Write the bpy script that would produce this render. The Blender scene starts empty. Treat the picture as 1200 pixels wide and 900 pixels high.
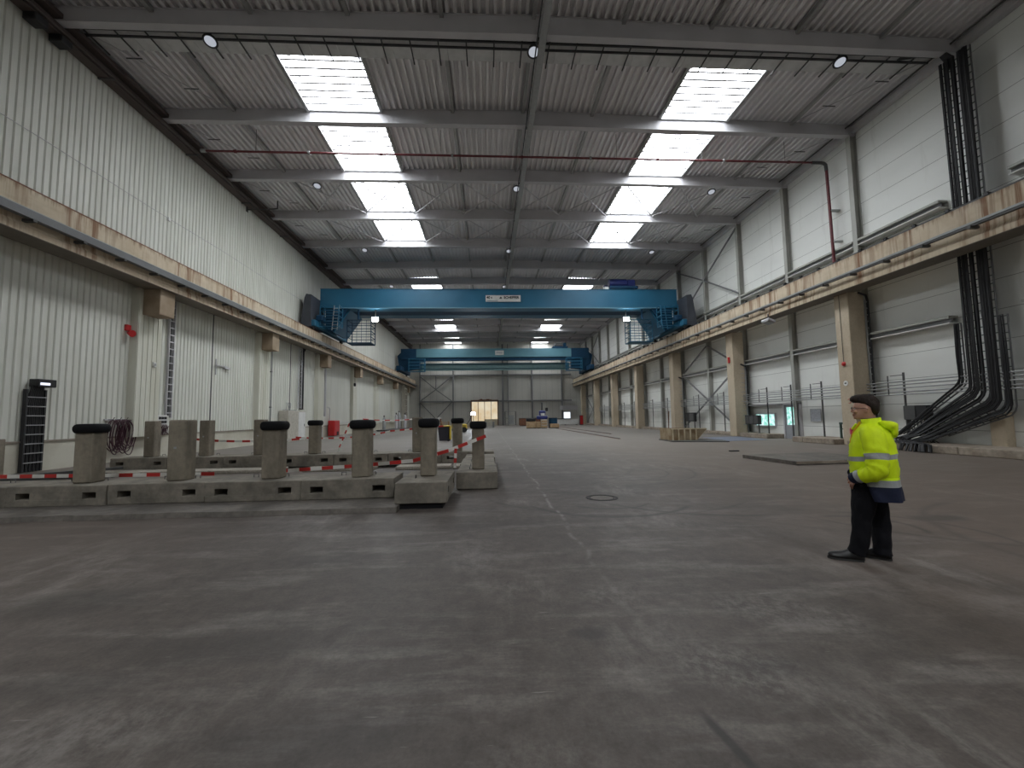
import bpy, math, random
from math import sin, cos, pi, radians, sqrt
from mathutils import Vector, Matrix
random.seed(7)
S = bpy.context.scene
COL = S.collection

# ------------------------------------------------------------------ materials
def _nodes(name):
    m = bpy.data.materials.new(name); m.use_nodes = True
    nt = m.node_tree; nt.nodes.clear()
    o = nt.nodes.new('ShaderNodeOutputMaterial')
    return m, nt, o

class NT:
    def __init__(s, nt): s.nt = nt
    def n(s, t, **kw):
        x = s.nt.nodes.new(t)
        for k, v in kw.items(): setattr(x, k, v)
        return x
    def l(s, a, b): s.nt.links.new(a, b)
    def math(s, op, a, b=None, clamp=False):
        x = s.n('ShaderNodeMath', operation=op); x.use_clamp = clamp
        for i, v in enumerate((a, b)):
            if v is None: continue
            if isinstance(v, (int, float)): x.inputs[i].default_value = v
            else: s.l(v, x.inputs[i])
        return x.outputs[0]
    def pos(s, scale=(1, 1, 1), rot=(0, 0, 0), obj=False):
        g = s.n('ShaderNodeTexCoord').outputs['Object'] if obj else s.n('ShaderNodeNewGeometry').outputs['Position']
        mp = s.n('ShaderNodeMapping'); mp.inputs['Scale'].default_value = scale; mp.inputs['Rotation'].default_value = rot
        s.l(g, mp.inputs['Vector']); return mp.outputs[0]
    def noise(s, vec, scale, detail=4, rough=.55):
        x = s.n('ShaderNodeTexNoise'); x.inputs['Scale'].default_value = scale
        x.inputs['Detail'].default_value = detail; x.inputs['Roughness'].default_value = rough
        s.l(vec, x.inputs['Vector']); return x.outputs['Fac']
    def ramp(s, fac, a, b, c0=(0, 0, 0, 1), c1=(1, 1, 1, 1)):
        x = s.n('ShaderNodeValToRGB'); e = x.color_ramp.elements
        e[0].position = a; e[1].position = b; e[0].color = c0; e[1].color = c1
        s.l(fac, x.inputs[0]); return x.outputs[0]
    def mix(s, fac, a, b, blend='MIX'):
        x = s.n('ShaderNodeMix', data_type='RGBA', blend_type=blend)
        for sock, v in ((x.inputs[0], fac), (x.inputs[6], a), (x.inputs[7], b)):
            if isinstance(v, (int, float)): sock.default_value = v
            elif isinstance(v, tuple): sock.default_value = v if len(v) == 4 else v + (1,)
            else: s.l(v, sock)
        return x.outputs[2]
    def bump(s, h, strength, dist):
        x = s.n('ShaderNodeBump'); x.inputs['Strength'].default_value = strength; x.inputs['Distance'].default_value = dist
        s.l(h, x.inputs['Height']); return x.outputs[0]

def pmat(name, c, rough=.6, metal=0., c2=None, scale=3., lo=.4, hi=.65, stretch=(1, 1, 1), bump=0., bscale=40., spec=.5, fine=.0):
    m, nt, o = _nodes(name); N = NT(nt)
    b = N.n('ShaderNodeBsdfPrincipled'); N.l(b.outputs[0], o.inputs[0])
    b.inputs['Roughness'].default_value = rough; b.inputs['Metallic'].default_value = metal
    b.inputs['Specular IOR Level'].default_value = spec
    if c2 is None: c2 = tuple(x * .88 for x in c)
    v = N.pos(stretch)
    f = N.ramp(N.noise(v, scale), lo, hi)
    colr = N.mix(f, c, c2)
    if fine:
        g = N.noise(N.pos(), bscale, 3)
        colr = N.mix(fine, colr, N.ramp(g, .3, .7), 'OVERLAY')
    N.l(colr, b.inputs['Base Color'])
    if bump:
        N.l(N.bump(N.noise(N.pos(), bscale, 4), bump, .01), b.inputs['Normal'])
    return m

def emat(name, c, strength):
    m, nt, o = _nodes(name); N = NT(nt)
    e = N.n('ShaderNodeEmission'); e.inputs[0].default_value = c + (1,); e.inputs[1].default_value = strength
    N.l(e.outputs[0], o.inputs[0]); return m

SKY = 7.0     # daylight through the skylight glazing
M = {}
def floor_mat():
    m, nt, o = _nodes('worn_concrete_floor'); N = NT(nt)
    b = N.n('ShaderNodeBsdfPrincipled'); N.l(b.outputs[0], o.inputs[0])
    p = N.pos()
    big = N.noise(N.pos((.22, .16, 1)), 1.0, 5, .6)
    c = N.mix(N.ramp(big, .36, .66), (.070, .058, .0505), (.114, .097, .0865))
    # dust dragged along and across the hall
    dust = N.noise(N.pos((.55, 2.3, 1), (0, 0, .35)), 1.1, 8, .68)
    c = N.mix(N.math('MULTIPLY', N.ramp(dust, .51, .76), .6), c, (.26, .238, .217))
    dust2 = N.noise(N.pos((1.6, .5, 1), (0, 0, -.5)), 1.7, 9, .72)
    patch = N.ramp(N.noise(N.pos((.5, .35, 1)), 1.0, 3), .5, .66)
    c = N.mix(N.math('MULTIPLY', N.math('MULTIPLY', N.ramp(dust2, .46, .66), patch), .72), c, (.275, .255, .232))
    # dark stains
    st = N.noise(N.pos((.42, .75, 1), (0, 0, .2)), 1.0, 3, .5)
    c = N.mix(N.math('MULTIPLY', N.ramp(st, .57, .70), .48), c, (.045, .040, .036))
    # fine grain
    fine = N.noise(p, 38, 6, .7)
    c = N.mix(.24, c, N.ramp(fine, .25, .75), 'OVERLAY')
    mid = N.noise(N.pos((1, .8, 1)), 6.5, 7, .72)
    c = N.mix(.30, c, N.ramp(mid, .28, .72), 'OVERLAY')
    scr = N.noise(N.pos((3, 26, 1), (0, 0, .18)), 1.0, 3, .6)
    c = N.mix(N.math('MULTIPLY', N.ramp(scr, .70, .76), .35), c, (.42, .40, .37))
    sep = N.n('ShaderNodeSeparateXYZ'); N.l(p, sep.inputs[0]); X, Y = sep.outputs[0], sep.outputs[1]
    wob = N.noise(p, .9, 4)
    # brown dust drifting toward the right-hand side
    br = N.ramp(N.math('MULTIPLY', N.math('ADD', X, N.math('MULTIPLY', wob, 6.)), .1), .55, 1.3)
    c = N.mix(N.math('MULTIPLY', br, .55), c, (.19, .145, .115))
    brl = N.ramp(N.math('MULTIPLY', N.math('ADD', X, N.math('MULTIPLY', wob, 3.)), -.2), .35, .95)
    c = N.mix(N.math('MULTIPLY', brl, .4), c, (.165, .128, .104))
    # paler deeper in the hall: bright back light put into the floor colour
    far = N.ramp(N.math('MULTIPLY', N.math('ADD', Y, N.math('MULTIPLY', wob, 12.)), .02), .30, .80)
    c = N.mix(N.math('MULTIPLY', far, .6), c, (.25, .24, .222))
    dark = None
    def mask_add(mk, k):
        nonlocal dark
        mk = N.math('MULTIPLY', mk, k)
        dark = mk if dark is None else N.math('MAXIMUM', dark, mk)
    def ring(cx, cy, r, w, ang0, ang1, sy=1.):
        dx = N.math('SUBTRACT', X, cx); dy = N.math('MULTIPLY', N.math('SUBTRACT', Y, cy), sy)
        d = N.math('SQRT', N.math('ADD', N.math('MULTIPLY', dx, dx), N.math('MULTIPLY', dy, dy)))
        d = N.math('ABSOLUTE', N.math('SUBTRACT', N.math('ADD', d, N.math('MULTIPLY', wob, .12)), r + .06))
        mk = N.math('SUBTRACT', 1., N.math('DIVIDE', d, w), True)
        am = N.math('DIVIDE', N.math('ADD', N.math('MULTIPLY', dx, cos((ang0 + ang1) / 2)), N.math('MULTIPLY', dy, sin((ang0 + ang1) / 2))), r)
        lim = cos((ang1 - ang0) / 2)
        am = N.math('MULTIPLY', N.math('SUBTRACT', am, lim), 6., True)
        return N.math('MULTIPLY', mk, am)
    rr = math.radians
    for a, k in (((2.2, 8.4, 1.55, .09, rr(200), rr(330)), .75), ((2.2, 8.3, .85, .06, rr(215), rr(330)), .7),
                 ((2.6, 9.8, 2.9, .07, rr(200), rr(320)), .45), ((4.2, 9.0, 2.3, .09, rr(200), rr(285)), .7),
                 ((3.4, 12.2, 1.6, .06, rr(250), rr(420)), .4), ((3.0, 12.6, 2.8, .07, rr(240), rr(410)), .4),
                 ((5.3, 5.9, .62, .07, rr(-50), rr(110)), .6), ((5.2, 5.5, 1.3, .06, rr(-60), rr(80)), .5),
                 ((1.6, 3.3, 3.9, .08, rr(30), rr(75)), .6), ((7.4, 7.2, 2.6, .08, rr(190), rr(300)), .45),
                 ((-1.5, 15, 6.2, .08, rr(260), rr(345)), .3), ((9., 4.2, 3.2, .10, rr(100), rr(200)), .35)):
        mask_add(ring(*a), k)
    def blob(cx, cy, rx, ry, rot=0.):
        dx = N.math('SUBTRACT', X, cx); dy = N.math('SUBTRACT', Y, cy)
        u = N.math('ADD', N.math('MULTIPLY', dx, cos(rot)), N.math('MULTIPLY', dy, sin(rot)))
        v = N.math('SUBTRACT', N.math('MULTIPLY', dy, cos(rot)), N.math('MULTIPLY', dx, sin(rot)))
        u = N.math('DIVIDE', u, rx); v = N.math('DIVIDE', v, ry)
        d = N.math('SQRT', N.math('ADD', N.math('MULTIPLY', u, u), N.math('MULTIPLY', v, v)))
        d = N.math('ADD', d, N.math('MULTIPLY', N.math('SUBTRACT', wob, .5), 1.4))
        return N.math('MULTIPLY', N.math('SUBTRACT', 1.1, d), 1.6, True)
    for a, k in (((.72, 3.27, .16, .10), .55), ((1.16, 2.18, .035, .28, .14), .8), ((-3.7, 4.2, .62, .36, .1), .42),
                 ((-1.9, 3.3, .9, .28, -.1), .3), ((-1.0, 2.35, .6, .2), .3), ((-2.6, 2.9, .5, .2), .3), ((1.7, 2.75, .35, .14), .3),
                 ((6.6, 6.2, .5, .22), .45), ((.3, 6.6, 1.1, .3), .25)):
        mask_add(blob(*a), k)
    # speckled pale dust patches in the foreground
    grit = N.ramp(N.noise(N.pos((1, .8, 1), (0, 0, .4)), 14., 8, .75), .44, .62)
    pale = None
    for a, k in (((1.55, 2.75, .55, .35, -.5), .8), ((2.3, 3.5, .7, .35, -.5), .6), ((1.1, 3.9, .35, .3), .5), ((-2.3, 2.45, .9, .25, .2), .6), ((.2, 2.1, .35, .2), .4), ((-.1, 5.2, .5, .7), .4), ((4.2, 3.4, .9, .3, -.3), .4)):
        mk = N.math('MULTIPLY', blob(*a), k); pale = mk if pale is None else N.math('MAXIMUM', pale, mk)
    c = N.mix(N.math('MULTIPLY', N.math('MULTIPLY', pale, grit), .62), c, (.26, .24, .22))
    c = N.mix(dark, c, (.035, .032, .031))
    # pale worn joint running down the hall
    jx = N.math('ADD', X, N.math('MULTIPLY', N.math('SUBTRACT', N.noise(N.pos((0, .8, 0)), 1.0, 3), .5), .35))
    jl = N.math('SUBTRACT', 1., N.math('DIVIDE', N.math('ABSOLUTE', N.math('SUBTRACT', jx, 1.13)), .045), True)
    jl = N.math('MULTIPLY', jl, N.ramp(N.noise(p, 5., 4), .42, .6))
    c = N.mix(N.math('MULTIPLY', jl, N.math('MULTIPLY', N.ramp(N.math('MULTIPLY', Y, .1), .25, .8), .5)), c, (.40, .385, .36))
    N.l(c, b.inputs['Base Color'])
    N.l(N.math('ADD', N.math('MULTIPLY', big, .22), .46), b.inputs['Roughness'])
    b.inputs['Specular IOR Level'].default_value = .32
    N.l(N.bump(N.noise(p, 9, 6), .18, .012), b.inputs['Normal'])
    return m

def girder_mat(side):
    m, nt, o = _nodes('rust_streaked_beige_girder_' + side); N = NT(nt)
    b = N.n('ShaderNodeBsdfPrincipled'); N.l(b.outputs[0], o.inputs[0]); b.inputs['Roughness'].default_value = .75
    base = N.mix(N.ramp(N.noise(N.pos(), 1.3, 5), .35, .65), (.54, .44, .315), (.63, .54, .41))
    streak = N.noise(N.pos((1, 3.2, .14)), 1.0, 5, .65)
    zone = N.ramp(N.noise(N.pos((1, .5, .05)), 1.0, 2), .34, .55)
    f = N.math('MULTIPLY', N.ramp(streak, .47, .62), zone)
    c = N.mix(N.math('MULTIPLY', f, .9), base, (.20, .085, .035))
    sp = N.n('ShaderNodeSeparateXYZ'); N.l(N.pos(), sp.inputs[0])
    run = N.noise(N.pos((1, 5.5, .10)), 1.0, 6, .7)                      # rust runs from under the top plate, of uneven length
    ln = N.math('ADD', N.math('MULTIPLY', N.math('SUBTRACT', sp.outputs[2], 8.9), 1.1), 1.0)
    rf = N.ramp(N.math('MULTIPLY', run, ln), .40, .56)
    c = N.mix(N.math('MULTIPLY', rf, .8), c, (.17, .08, .04))
    c = N.mix(N.math('MULTIPLY', N.ramp(N.noise(N.pos((1, .7, 2.5)), 1.0, 4), .52, .72), .35), c, (.33, .25, .165))
    c = N.mix(N.math('MULTIPLY', N.ramp(N.noise(N.pos((1, 8, .5)), 1.0, 4), .55, .75), .35), c, (.27, .20, .13))
    N.l(c, b.inputs['Base Color'])
    return m

def panel_wall_mat(name, c, axis, pitch, w=.02, dirt=(.42, .41, .37)):
    """flat painted sandwich panels with thin joints every `pitch` metres along axis (2 = level joints)"""
    m, nt, o = _nodes(name); N = NT(nt)
    b = N.n('ShaderNodeBsdfPrincipled'); N.l(b.outputs[0], o.inputs[0]); b.inputs['Roughness'].default_value = .5
    sep = N.n('ShaderNodeSeparateXYZ'); N.l(N.pos(), sep.inputs[0])
    t = N.math('FRACT', N.math('DIVIDE', N.math('ADD', sep.outputs[axis], 100.), pitch))
    j = N.math('LESS_THAN', t, w / pitch)
    base = N.mix(N.ramp(N.noise(N.pos((.3, .3, .8)), 1., 5), .4, .7), c, tuple(x * .93 for x in c))
    base = N.mix(N.math('MULTIPLY', N.ramp(N.noise(N.pos((2, 2, .25)), 1., 5, .6), .58, .8), .4), base, dirt)
    base = N.mix(N.math('MULTIPLY', j, .8), base, (.12, .12, .11))
    N.l(base, b.inputs['Base Color'])
    # micro-ribs
    t2 = N.math('FRACT', N.math('MULTIPLY', sep.outputs[axis], 12.))
    N.l(N.bump(N.math('LESS_THAN', t2, .12), .25, .002), b.inputs['Normal'])
    return m

def glazing_mat():
    m, nt, o = _nodes('daylit_skylight_glazing'); N = NT(nt)
    e = N.n('ShaderNodeEmission'); e.inputs[0].default_value = (.93, .97, 1, 1)
    f = N.noise(N.pos((1, 1, 1)), .8, 3)
    N.l(N.math('MULTIPLY', N.math('ADD', .8, N.math('MULTIPLY', f, .4)), SKY), e.inputs[1])
    N.l(e.outputs[0], o.inputs[0]); return m

M['floor'] = floor_mat()
M['wall_left'] = pmat('ribbed_offwhite_sheet', (.68, .685, .63), .55, c2=(.61, .615, .555), scale=1.0, stretch=(1, 2.4, .22))
M['wall_right'] = panel_wall_mat('offwhite_sandwich_panel', (.76, .77, .74), 2, 1.12)
M['wall_back'] = panel_wall_mat('grey_sandwich_panel', (.60, .59, .545), 0, 1.2)
M['wall_front'] = pmat('grey_wall', (.42, .42, .40))
M['plinth'] = pmat('cream_plinth_paint', (.56, .54, .46), .6, c2=(.47, .44, .36), scale=.9)
M['flash'] = pmat('dull_flashing', (.28, .24, .20), .6)
M['deck'] = pmat('galvanised_roof_deck', (.80, .785, .80), .5, c2=(.72, .71, .725), scale=.6)
M['steel'] = pmat('grey_painted_steel', (.52, .51, .53), .55, c2=(.46, .455, .475), scale=.7)
M['purlinm'] = pmat('grey_purlin', (.36, .36, .36), .55)
M['steel_l'] = pmat('light_grey_steel', (.40, .40, .365), .5, c2=(.33, .33, .30), scale=.8)
M['steel_d'] = pmat('dark_steel', (.075, .075, .075), .5)
M['galv'] = pmat('galvanised', (.36, .37, .37), .45, .3, scale=6)
M['brace'] = pmat('dark_grey_bracing', (.20, .20, .205), .55)
M['gutter'] = pmat('brown_dark_gutter', (.095, .072, .066), .6)
M['girder_l'] = girder_mat('left'); M['girder_r'] = girder_mat('right')
M['channel'] = pmat('dark_grey_channel', (.14, .145, .15), .5)
M['under'] = pmat('girder_underside_shade', (.17, .145, .115), .7)  # darker than the girder: underside shade put into the colour
M['colconc'] = pmat('beige_column_concrete', (.52, .44, .33), .8, c2=(.43, .355, .26), scale=.9, stretch=(1, 1, .5), fine=.06, bscale=10, bump=.05)
M['conc'] = pmat('grey_block_concrete', (.235, .21, .174), .85, c2=(.14, .127, .105), scale=2.6, fine=.12, bscale=14, bump=.12)
M['conc2'] = pmat('grey_post_concrete', (.26, .226, .176), .85, c2=(.165, .143, .11), scale=2.6, stretch=(1, 1, .35), fine=.12, bscale=12, bump=.1)
M['concpale'] = pmat('pale_curb_concrete', (.36, .33, .28), .85, c2=(.28, .25, .21), scale=1.8, fine=.25, bscale=20)
M['slab'] = pmat('slab_concrete', (.165, .147, .13), .8, c2=(.105, .095, .085), scale=1.3, fine=.2, bscale=9, bump=.1)
M['kerb'] = pmat('kerb_concrete', (.33, .28, .225), .85, c2=(.235, .19, .15), scale=1.6, fine=.2, bscale=8, bump=.1)
M['rubber'] = pmat('black_rubber', (.009, .009, .011), .8, spec=.2, bump=.2, bscale=40)
M['cable'] = pmat('black_cable', (.016, .016, .018), .55)
M['traydark'] = pmat('dark_tray_steel', (.04, .04, .043), .5, .3)
M['traygrey'] = pmat('grey_tray_rail', (.15, .15, .155), .45, .4)
M['blue'] = pmat('crane_blue_paint', (.014, .125, .225), .45, c2=(.012, .11, .20), scale=.5)
M['blue_p'] = pmat('pale_teal_paint', (.10, .235, .29), .42, c2=(.08, .20, .25), scale=.5)
M['blue_d'] = pmat('dark_blue_paint', (.010, .050, .105), .65, spec=.25)
M['shield'] = pmat('slate_shield_paint', (.055, .06, .075), .5)
M['indigo'] = pmat('indigo_motor_paint', (.012, .022, .14), .45)
M['white'] = pmat('white_enamel', (.72, .72, .70), .4)
M['ink'] = pmat('black_print', (.01, .01, .012), .6)
M['red'] = pmat('red_paint', (.50, .018, .02), .4)
M['redpipe'] = pmat('dark_red_pipe', (.15, .022, .028), .45, c2=(.11, .018, .022), scale=4)
M['hose'] = pmat('maroon_hose', (.060, .018, .030), .5)
M['tape_r'] = pmat('red_tape', (.58, .035, .03), .45)
M['tape_w'] = pmat('white_tape', (.78, .76, .72), .45)
M['wood'] = pmat('pale_timber', (.50, .36, .22), .75, c2=(.36, .24, .13), scale=4)
M['rust'] = pmat('rusty_steel', (.20, .085, .045), .8, c2=(.12, .05, .03), scale=3)
M['skipm'] = pmat('rusted_cream_skip_paint', (.40, .32, .21), .75, c2=(.26, .17, .09), scale=2.5)
M['skiprib'] = pmat('cream_skip_rib', (.72, .64, .48), .7, c2=(.55, .44, .28), scale=3)
M['yellow'] = pmat('yellow_plastic', (.62, .44, .04), .5)
M['bin'] = pmat('black_bin_plastic', (.02, .018, .028), .5)
M['cabw'] = pmat('beige_cabinet', (.52, .49, .43), .55, c2=(.42, .39, .33), scale=6)
M['teal'] = pmat('green_steel', (.05, .09, .075), .5)
M['glaze'] = glazing_mat()
M['curb'] = pmat('white_skylight_curb', (.62, .64, .64), .5)
M['lens'] = pmat('white_lamp_lens', (.75, .77, .80), .25)
M['baylens'] = emat('lamp_lens_glow', (.85, .9, 1.), .2)  # low glow stands in for the pale look of unlit lenses
M['flood'] = emat('lit_floodlight_lens', (.93, 1., .95), 50.)
M['tube'] = emat('lit_lamp_tube', (1., .97, .9), 45.)
M['doorlight'] = None
M['grate'] = pmat('tyre_black_ring', (.035, .033, .032), .8)
M['bluish'] = pmat('blue_grey_patch', (.17, .20, .27), .5)
M['pink'] = pmat('pink_badge', (.70, .06, .15), .5)
M['orange'] = pmat('orange_lanyard', (.72, .42, .01), .6)
M['sign'] = pmat('grey_notice_print', (.50, .52, .56), .5, c2=(.33, .35, .39), scale=9, stretch=(1, 1, 4))

# ------------------------------------------------------------------ mesh collector
class MB:
    def __init__(s): s.v = []; s.f = []; s.m = []; s.s = []
    def add(s, vs, fs, mi=0, sm=False):
        k = len(s.v); s.v += [tuple(v) for v in vs]
        for i, f in enumerate(fs):
            s.f.append(tuple(k + a for a in f)); s.m.append(mi if isinstance(mi, int) else mi[i]); s.s.append(sm)
        return s
    def hexa(s, c, mi=0):
        return s.add(c, [(0, 3, 2, 1), (4, 5, 6, 7), (0, 1, 5, 4), (1, 2, 6, 5), (2, 3, 7, 6), (3, 0, 4, 7)], mi)
    def box(s, a, b, mi=0, bev=0., rot=None, at=None):
        """from corner a to corner b, optional chamfer; rot (Matrix) about at"""
        x0, y0, z0 = (min(a[i], b[i]) for i in range(3)); x1, y1, z1 = (max(a[i], b[i]) for i in range(3))
        if not bev:
            vs = [(x0, y0, z0), (x1, y0, z0), (x1, y1, z0), (x0, y1, z0), (x0, y0, z1), (x1, y0, z1), (x1, y1, z1), (x0, y1, z1)]
            fs = [(0, 3, 2, 1), (4, 5, 6, 7), (0, 1, 5, 4), (1, 2, 6, 5), (2, 3, 7, 6), (3, 0, 4, 7)]
        else:
            vs = []; idx = {}
            for i, X in enumerate((x0, x1)):
                for j, Y in enumerate((y0, y1)):
                    for k, Z in enumerate((z0, z1)):
                        sx, sy, sz = (1 - 2 * i) * bev, (1 - 2 * j) * bev, (1 - 2 * k) * bev
                        for ax, d in enumerate(((0, sy, sz), (sx, 0, sz), (sx, sy, 0))):
                            idx[i, j, k, ax] = len(vs); vs.append((X + d[0], Y + d[1], Z + d[2]))
            q = idx; fs = []
            for i in (0, 1):
                f = [q[i, 0, 0, 0], q[i, 1, 0, 0], q[i, 1, 1, 0], q[i, 0, 1, 0]]; fs.append(f if i else f[::-1])
                f = [q[0, i, 0, 1], q[0, i, 1, 1], q[1, i, 1, 1], q[1, i, 0, 1]]; fs.append(f if i else f[::-1])
                f = [q[0, 0, i, 2], q[1, 0, i, 2], q[1, 1, i, 2], q[0, 1, i, 2]]; fs.append(f if i else f[::-1])
            for i in (0, 1):
                for j in (0, 1):
                    f = [q[i, j, 0, 0], q[i, j, 1, 0], q[i, j, 1, 1], q[i, j, 0, 1]]; fs.append(f if (i + j) % 2 == 0 else f[::-1])
                    f = [q[i, 0, j, 0], q[i, 1, j, 0], q[i, 1, j, 2], q[i, 0, j, 2]]; fs.append(f if (i + j) % 2 else f[::-1])
                    f = [q[0, i, j, 1], q[1, i, j, 1], q[1, i, j, 2], q[0, i, j, 2]]; fs.append(f if (i + j) % 2 == 0 else f[::-1])
            for i in (0, 1):
                for j in (0, 1):
                    for k in (0, 1):
                        f = [q[i, j, k, 0], q[i, j, k, 1], q[i, j, k, 2]]; fs.append(f if (i + j + k) % 2 else f[::-1])
        if rot is not None:
            at = Vector(at or ((x0 + x1) / 2, (y0 + y1) / 2, (z0 + z1) / 2))
            vs = [tuple(rot @ (Vector(v) - at) + at) for v in vs]
        return s.add(vs, fs, mi)
    def beam(s, p, q, w, h, mi=0, up=(0, 0, 1)):
        """rectangular bar from p to q, width w (side), height h (up)"""
        p, q = Vector(p), Vector(q); d = (q - p).normalized(); u = Vector(up)
        if abs(d.dot(u)) > .99: u = Vector((1, 0, 0))
        r = d.cross(u).normalized(); u = r.cross(d)
        c = []
        for e in (p, q):
            for a, b in ((-1, -1), (1, -1), (1, 1), (-1, 1)): c.append(e + r * (a * w / 2) + u * (b * h / 2))
        return s.add(c, [(0, 1, 2, 3), (7, 6, 5, 4), (0, 4, 5, 1), (1, 5, 6, 2), (2, 6, 7, 3), (3, 7, 4, 0)], mi)
    def tube(s, pts, r, n=8, mi=0, closed=False, cap=True):
        P = [Vector(p) for p in pts]; k = len(P); R = r if isinstance(r, (list, tuple)) else [r] * k
        rings = []; u = None
        for i in range(k):
            a = P[i - 1] if (i or closed) else P[i]; b = P[(i + 1) % k] if (i < k - 1 or closed) else P[i]
            d = (b - a).normalized()
            if u is None:
                u = Vector((0, 0, 1)) if abs(d.z) < .9 else Vector((1, 0, 0))
            u = (u - d * u.dot(d)).normalized(); w = d.cross(u)
            rings.append([P[i] + (u * cos(2 * pi * j / n) + w * sin(2 * pi * j / n)) * R[i] for j in range(n)])
        return s.loft(rings, mi, closed=closed, cap=cap)
    def loft(s, rings, mi=0, closed=False, cap=True, smooth=True, ring_closed=True):
        n = len(rings[0]); k = len(rings); vs = [v for r in rings for v in r]; fs = []; ms = []
        for i in range(k if closed else k - 1):
            for j in range(n if ring_closed else n - 1):
                a, b = i * n + j, i * n + (j + 1) % n; c, d = ((i + 1) % k) * n + (j + 1) % n, ((i + 1) % k) * n + j
                fs.append((a, b, c, d)); ms.append(mi if isinstance(mi, int) else mi[i])
        s.add(vs, fs, ms, smooth)
        if cap and not closed:
            s.add(rings[0], [tuple(range(n))[::-1]], ms[0], False); s.add(rings[-1], [tuple(range(n))], ms[-1], False)
        return s
    def cyl(s, p, q, r, n=16, mi=0): return s.tube([p, q], r, n, mi)
    def disc(s, c, r, n=16, mi=0, h=.01, axis=2):
        e = [0, 0, 0]; e[axis] = h; return s.tube([c, tuple(c[i] + e[i] for i in range(3))], r, n, mi)
    def ell(s, c, r, n=14, m=9, mi=0):
        rings = []
        for i in range(1, m):
            t = pi * i / m
            rings.append([(c[0] + r[0] * sin(t) * cos(2 * pi * j / n), c[1] + r[1] * sin(t) * sin(2 * pi * j / n), c[2] - r[2] * cos(t)) for j in range(n)])
        return s.loft(rings, mi)
    def prism(s, poly, axis, a, b, mi=0):
        """extrude a 2-D polygon (other two axes in order) from a to b along axis"""
        o = [i for i in range(3) if i != axis]
        def P(q, t):
            v = [0, 0, 0]; v[o[0]], v[o[1]] = q; v[axis] = t; return tuple(v)
        n = len(poly); vs = [P(q, a) for q in poly] + [P(q, b) for q in poly]
        fs = [(i, (i + 1) % n, n + (i + 1) % n, n + i) for i in range(n)] + [tuple(range(n))[::-1], tuple(range(n, 2 * n))]
        return s.add(vs, fs, mi)
    def build(s, name, mats, parent=None, loc=None):
        me = bpy.data.meshes.new(name); me.from_pydata(s.v, [], s.f)
        if not isinstance(mats, (list, tuple)): mats = [mats]
        for m in mats: me.materials.append(M[m] if isinstance(m, str) else m)
        me.polygons.foreach_set('material_index', s.m); me.polygons.foreach_set('use_smooth', s.s)
        me.update()
        o = bpy.data.objects.new(name, me); COL.objects.link(o)
        if parent: o.parent = parent
        if loc: o.location = loc
        return o

def tag(o, label, cat, group=None, kind='thing'):
    o['label'] = label; o['category'] = cat; o['kind'] = kind
    if group: o['group'] = group
    return o
def thing(name, label, cat, loc=(0, 0, 0), rz=0., group=None):
    o = bpy.data.objects.new(name, None); COL.objects.link(o); o.location = loc; o.rotation_euler = (0, 0, rz)
    o.empty_display_size = .2
    return tag(o, label, cat, group)
def struct(name, mb, mats, parent=None):
    o = mb.build(name, mats, parent)
    if parent is None: o['kind'] = 'structure'
    return o
def copy_tree(o, parent=None):
    c = o.copy(); COL.objects.link(c); c.parent = parent
    for ch in list(o.children): copy_tree(ch, c)
    return c
ORD = 'first second third fourth fifth sixth seventh eighth ninth tenth eleventh twelfth thirteenth fourteenth fifteenth sixteenth seventeenth eighteenth nineteenth twentieth'.split()

XL, XR, YB, YE = -15.3, 18.8, -16.0, 85.0
RX = 1.85                       # ridge
def zd(x): return 16.5 - .02 * abs(x - RX)     # underside of roof deck
def zb(x): return 15.72 - .0075 * abs(x - RX)  # underside of beams

# ------------------------------------------------------------------ setting
struct('floor', MB().add([(XL - .4, YB, 0), (XR + .4, YB, 0), (XR + .4, YE + .5, 0), (XL - .4, YE + .5, 0)], [(0, 1, 2, 3)]), 'floor')
def ribbed(y0, y1, z0, z1, x, pitch=.25, dep=.045):
    prof = []; y = y0
    while y < y1:
        prof += [(x, y), (x, y + pitch * .60), (x - dep, y + pitch * .72), (x - dep, y + pitch * .88)]; y += pitch
    prof.append((x, y1))
    vs = [(a, b, z0) for a, b in prof] + [(a, b, z1) for a, b in prof]; n = len(prof)
    return MB().add(vs, [(i, i + 1, n + i + 1, n + i) for i in range(n - 1)])
struct('wall_left', ribbed(YB, YE, 1.0, 16.3, XL).box((XL - .3, YB, 0), (XL - .1, YE, 16.4)), 'wall_left')
struct('baseboard_left', MB().box((XL - .1, YB, 0), (XL + .03, YE, .98)), 'plinth')
struct('trim_1', MB().box((XL - .05, YB, .98), (XL + .07, YE, 1.04)), 'flash')
struct('trim_2', MB().box((XL - .02, 24.68, 1.04), (XL + .012, 24.74, 7.6)).box((XL - .02, 34.2, 1.04), (XL + .012, 34.26, 7.6)), 'steel_d')
struct('wall_right', MB().box((XR, YB, 0), (XR + .25, YE, 16.6)), 'wall_right')
struct('wall_back', MB().box((XL - .3, YE, 0), (XR + .25, YE + .2, 16.8)), 'wall_back')
struct('wall_front', MB().box((XL - .3, YB - .2, 0), (XR + .25, YB, 16.8)), 'wall_front')
kb = MB()
def kerbrun(y0, y1, x=16.9, h=.27):
    y = y0
    while y < y1:
        e = min(y1, y + random.uniform(1.6, 2.4)); kb.box((x + random.uniform(-.02, .02), y, 0), (XR, e - .012, h + random.uniform(-.012, .012)), 0, .02); y = e
kerbrun(YB, 19.6); kerbrun(20.5, 23.4, 17.0); kerbrun(26.5, 29.5, 17.6); kerbrun(30.5, 84, 17.9, .22)
struct('trim_3', kb, 'kerb')

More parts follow.
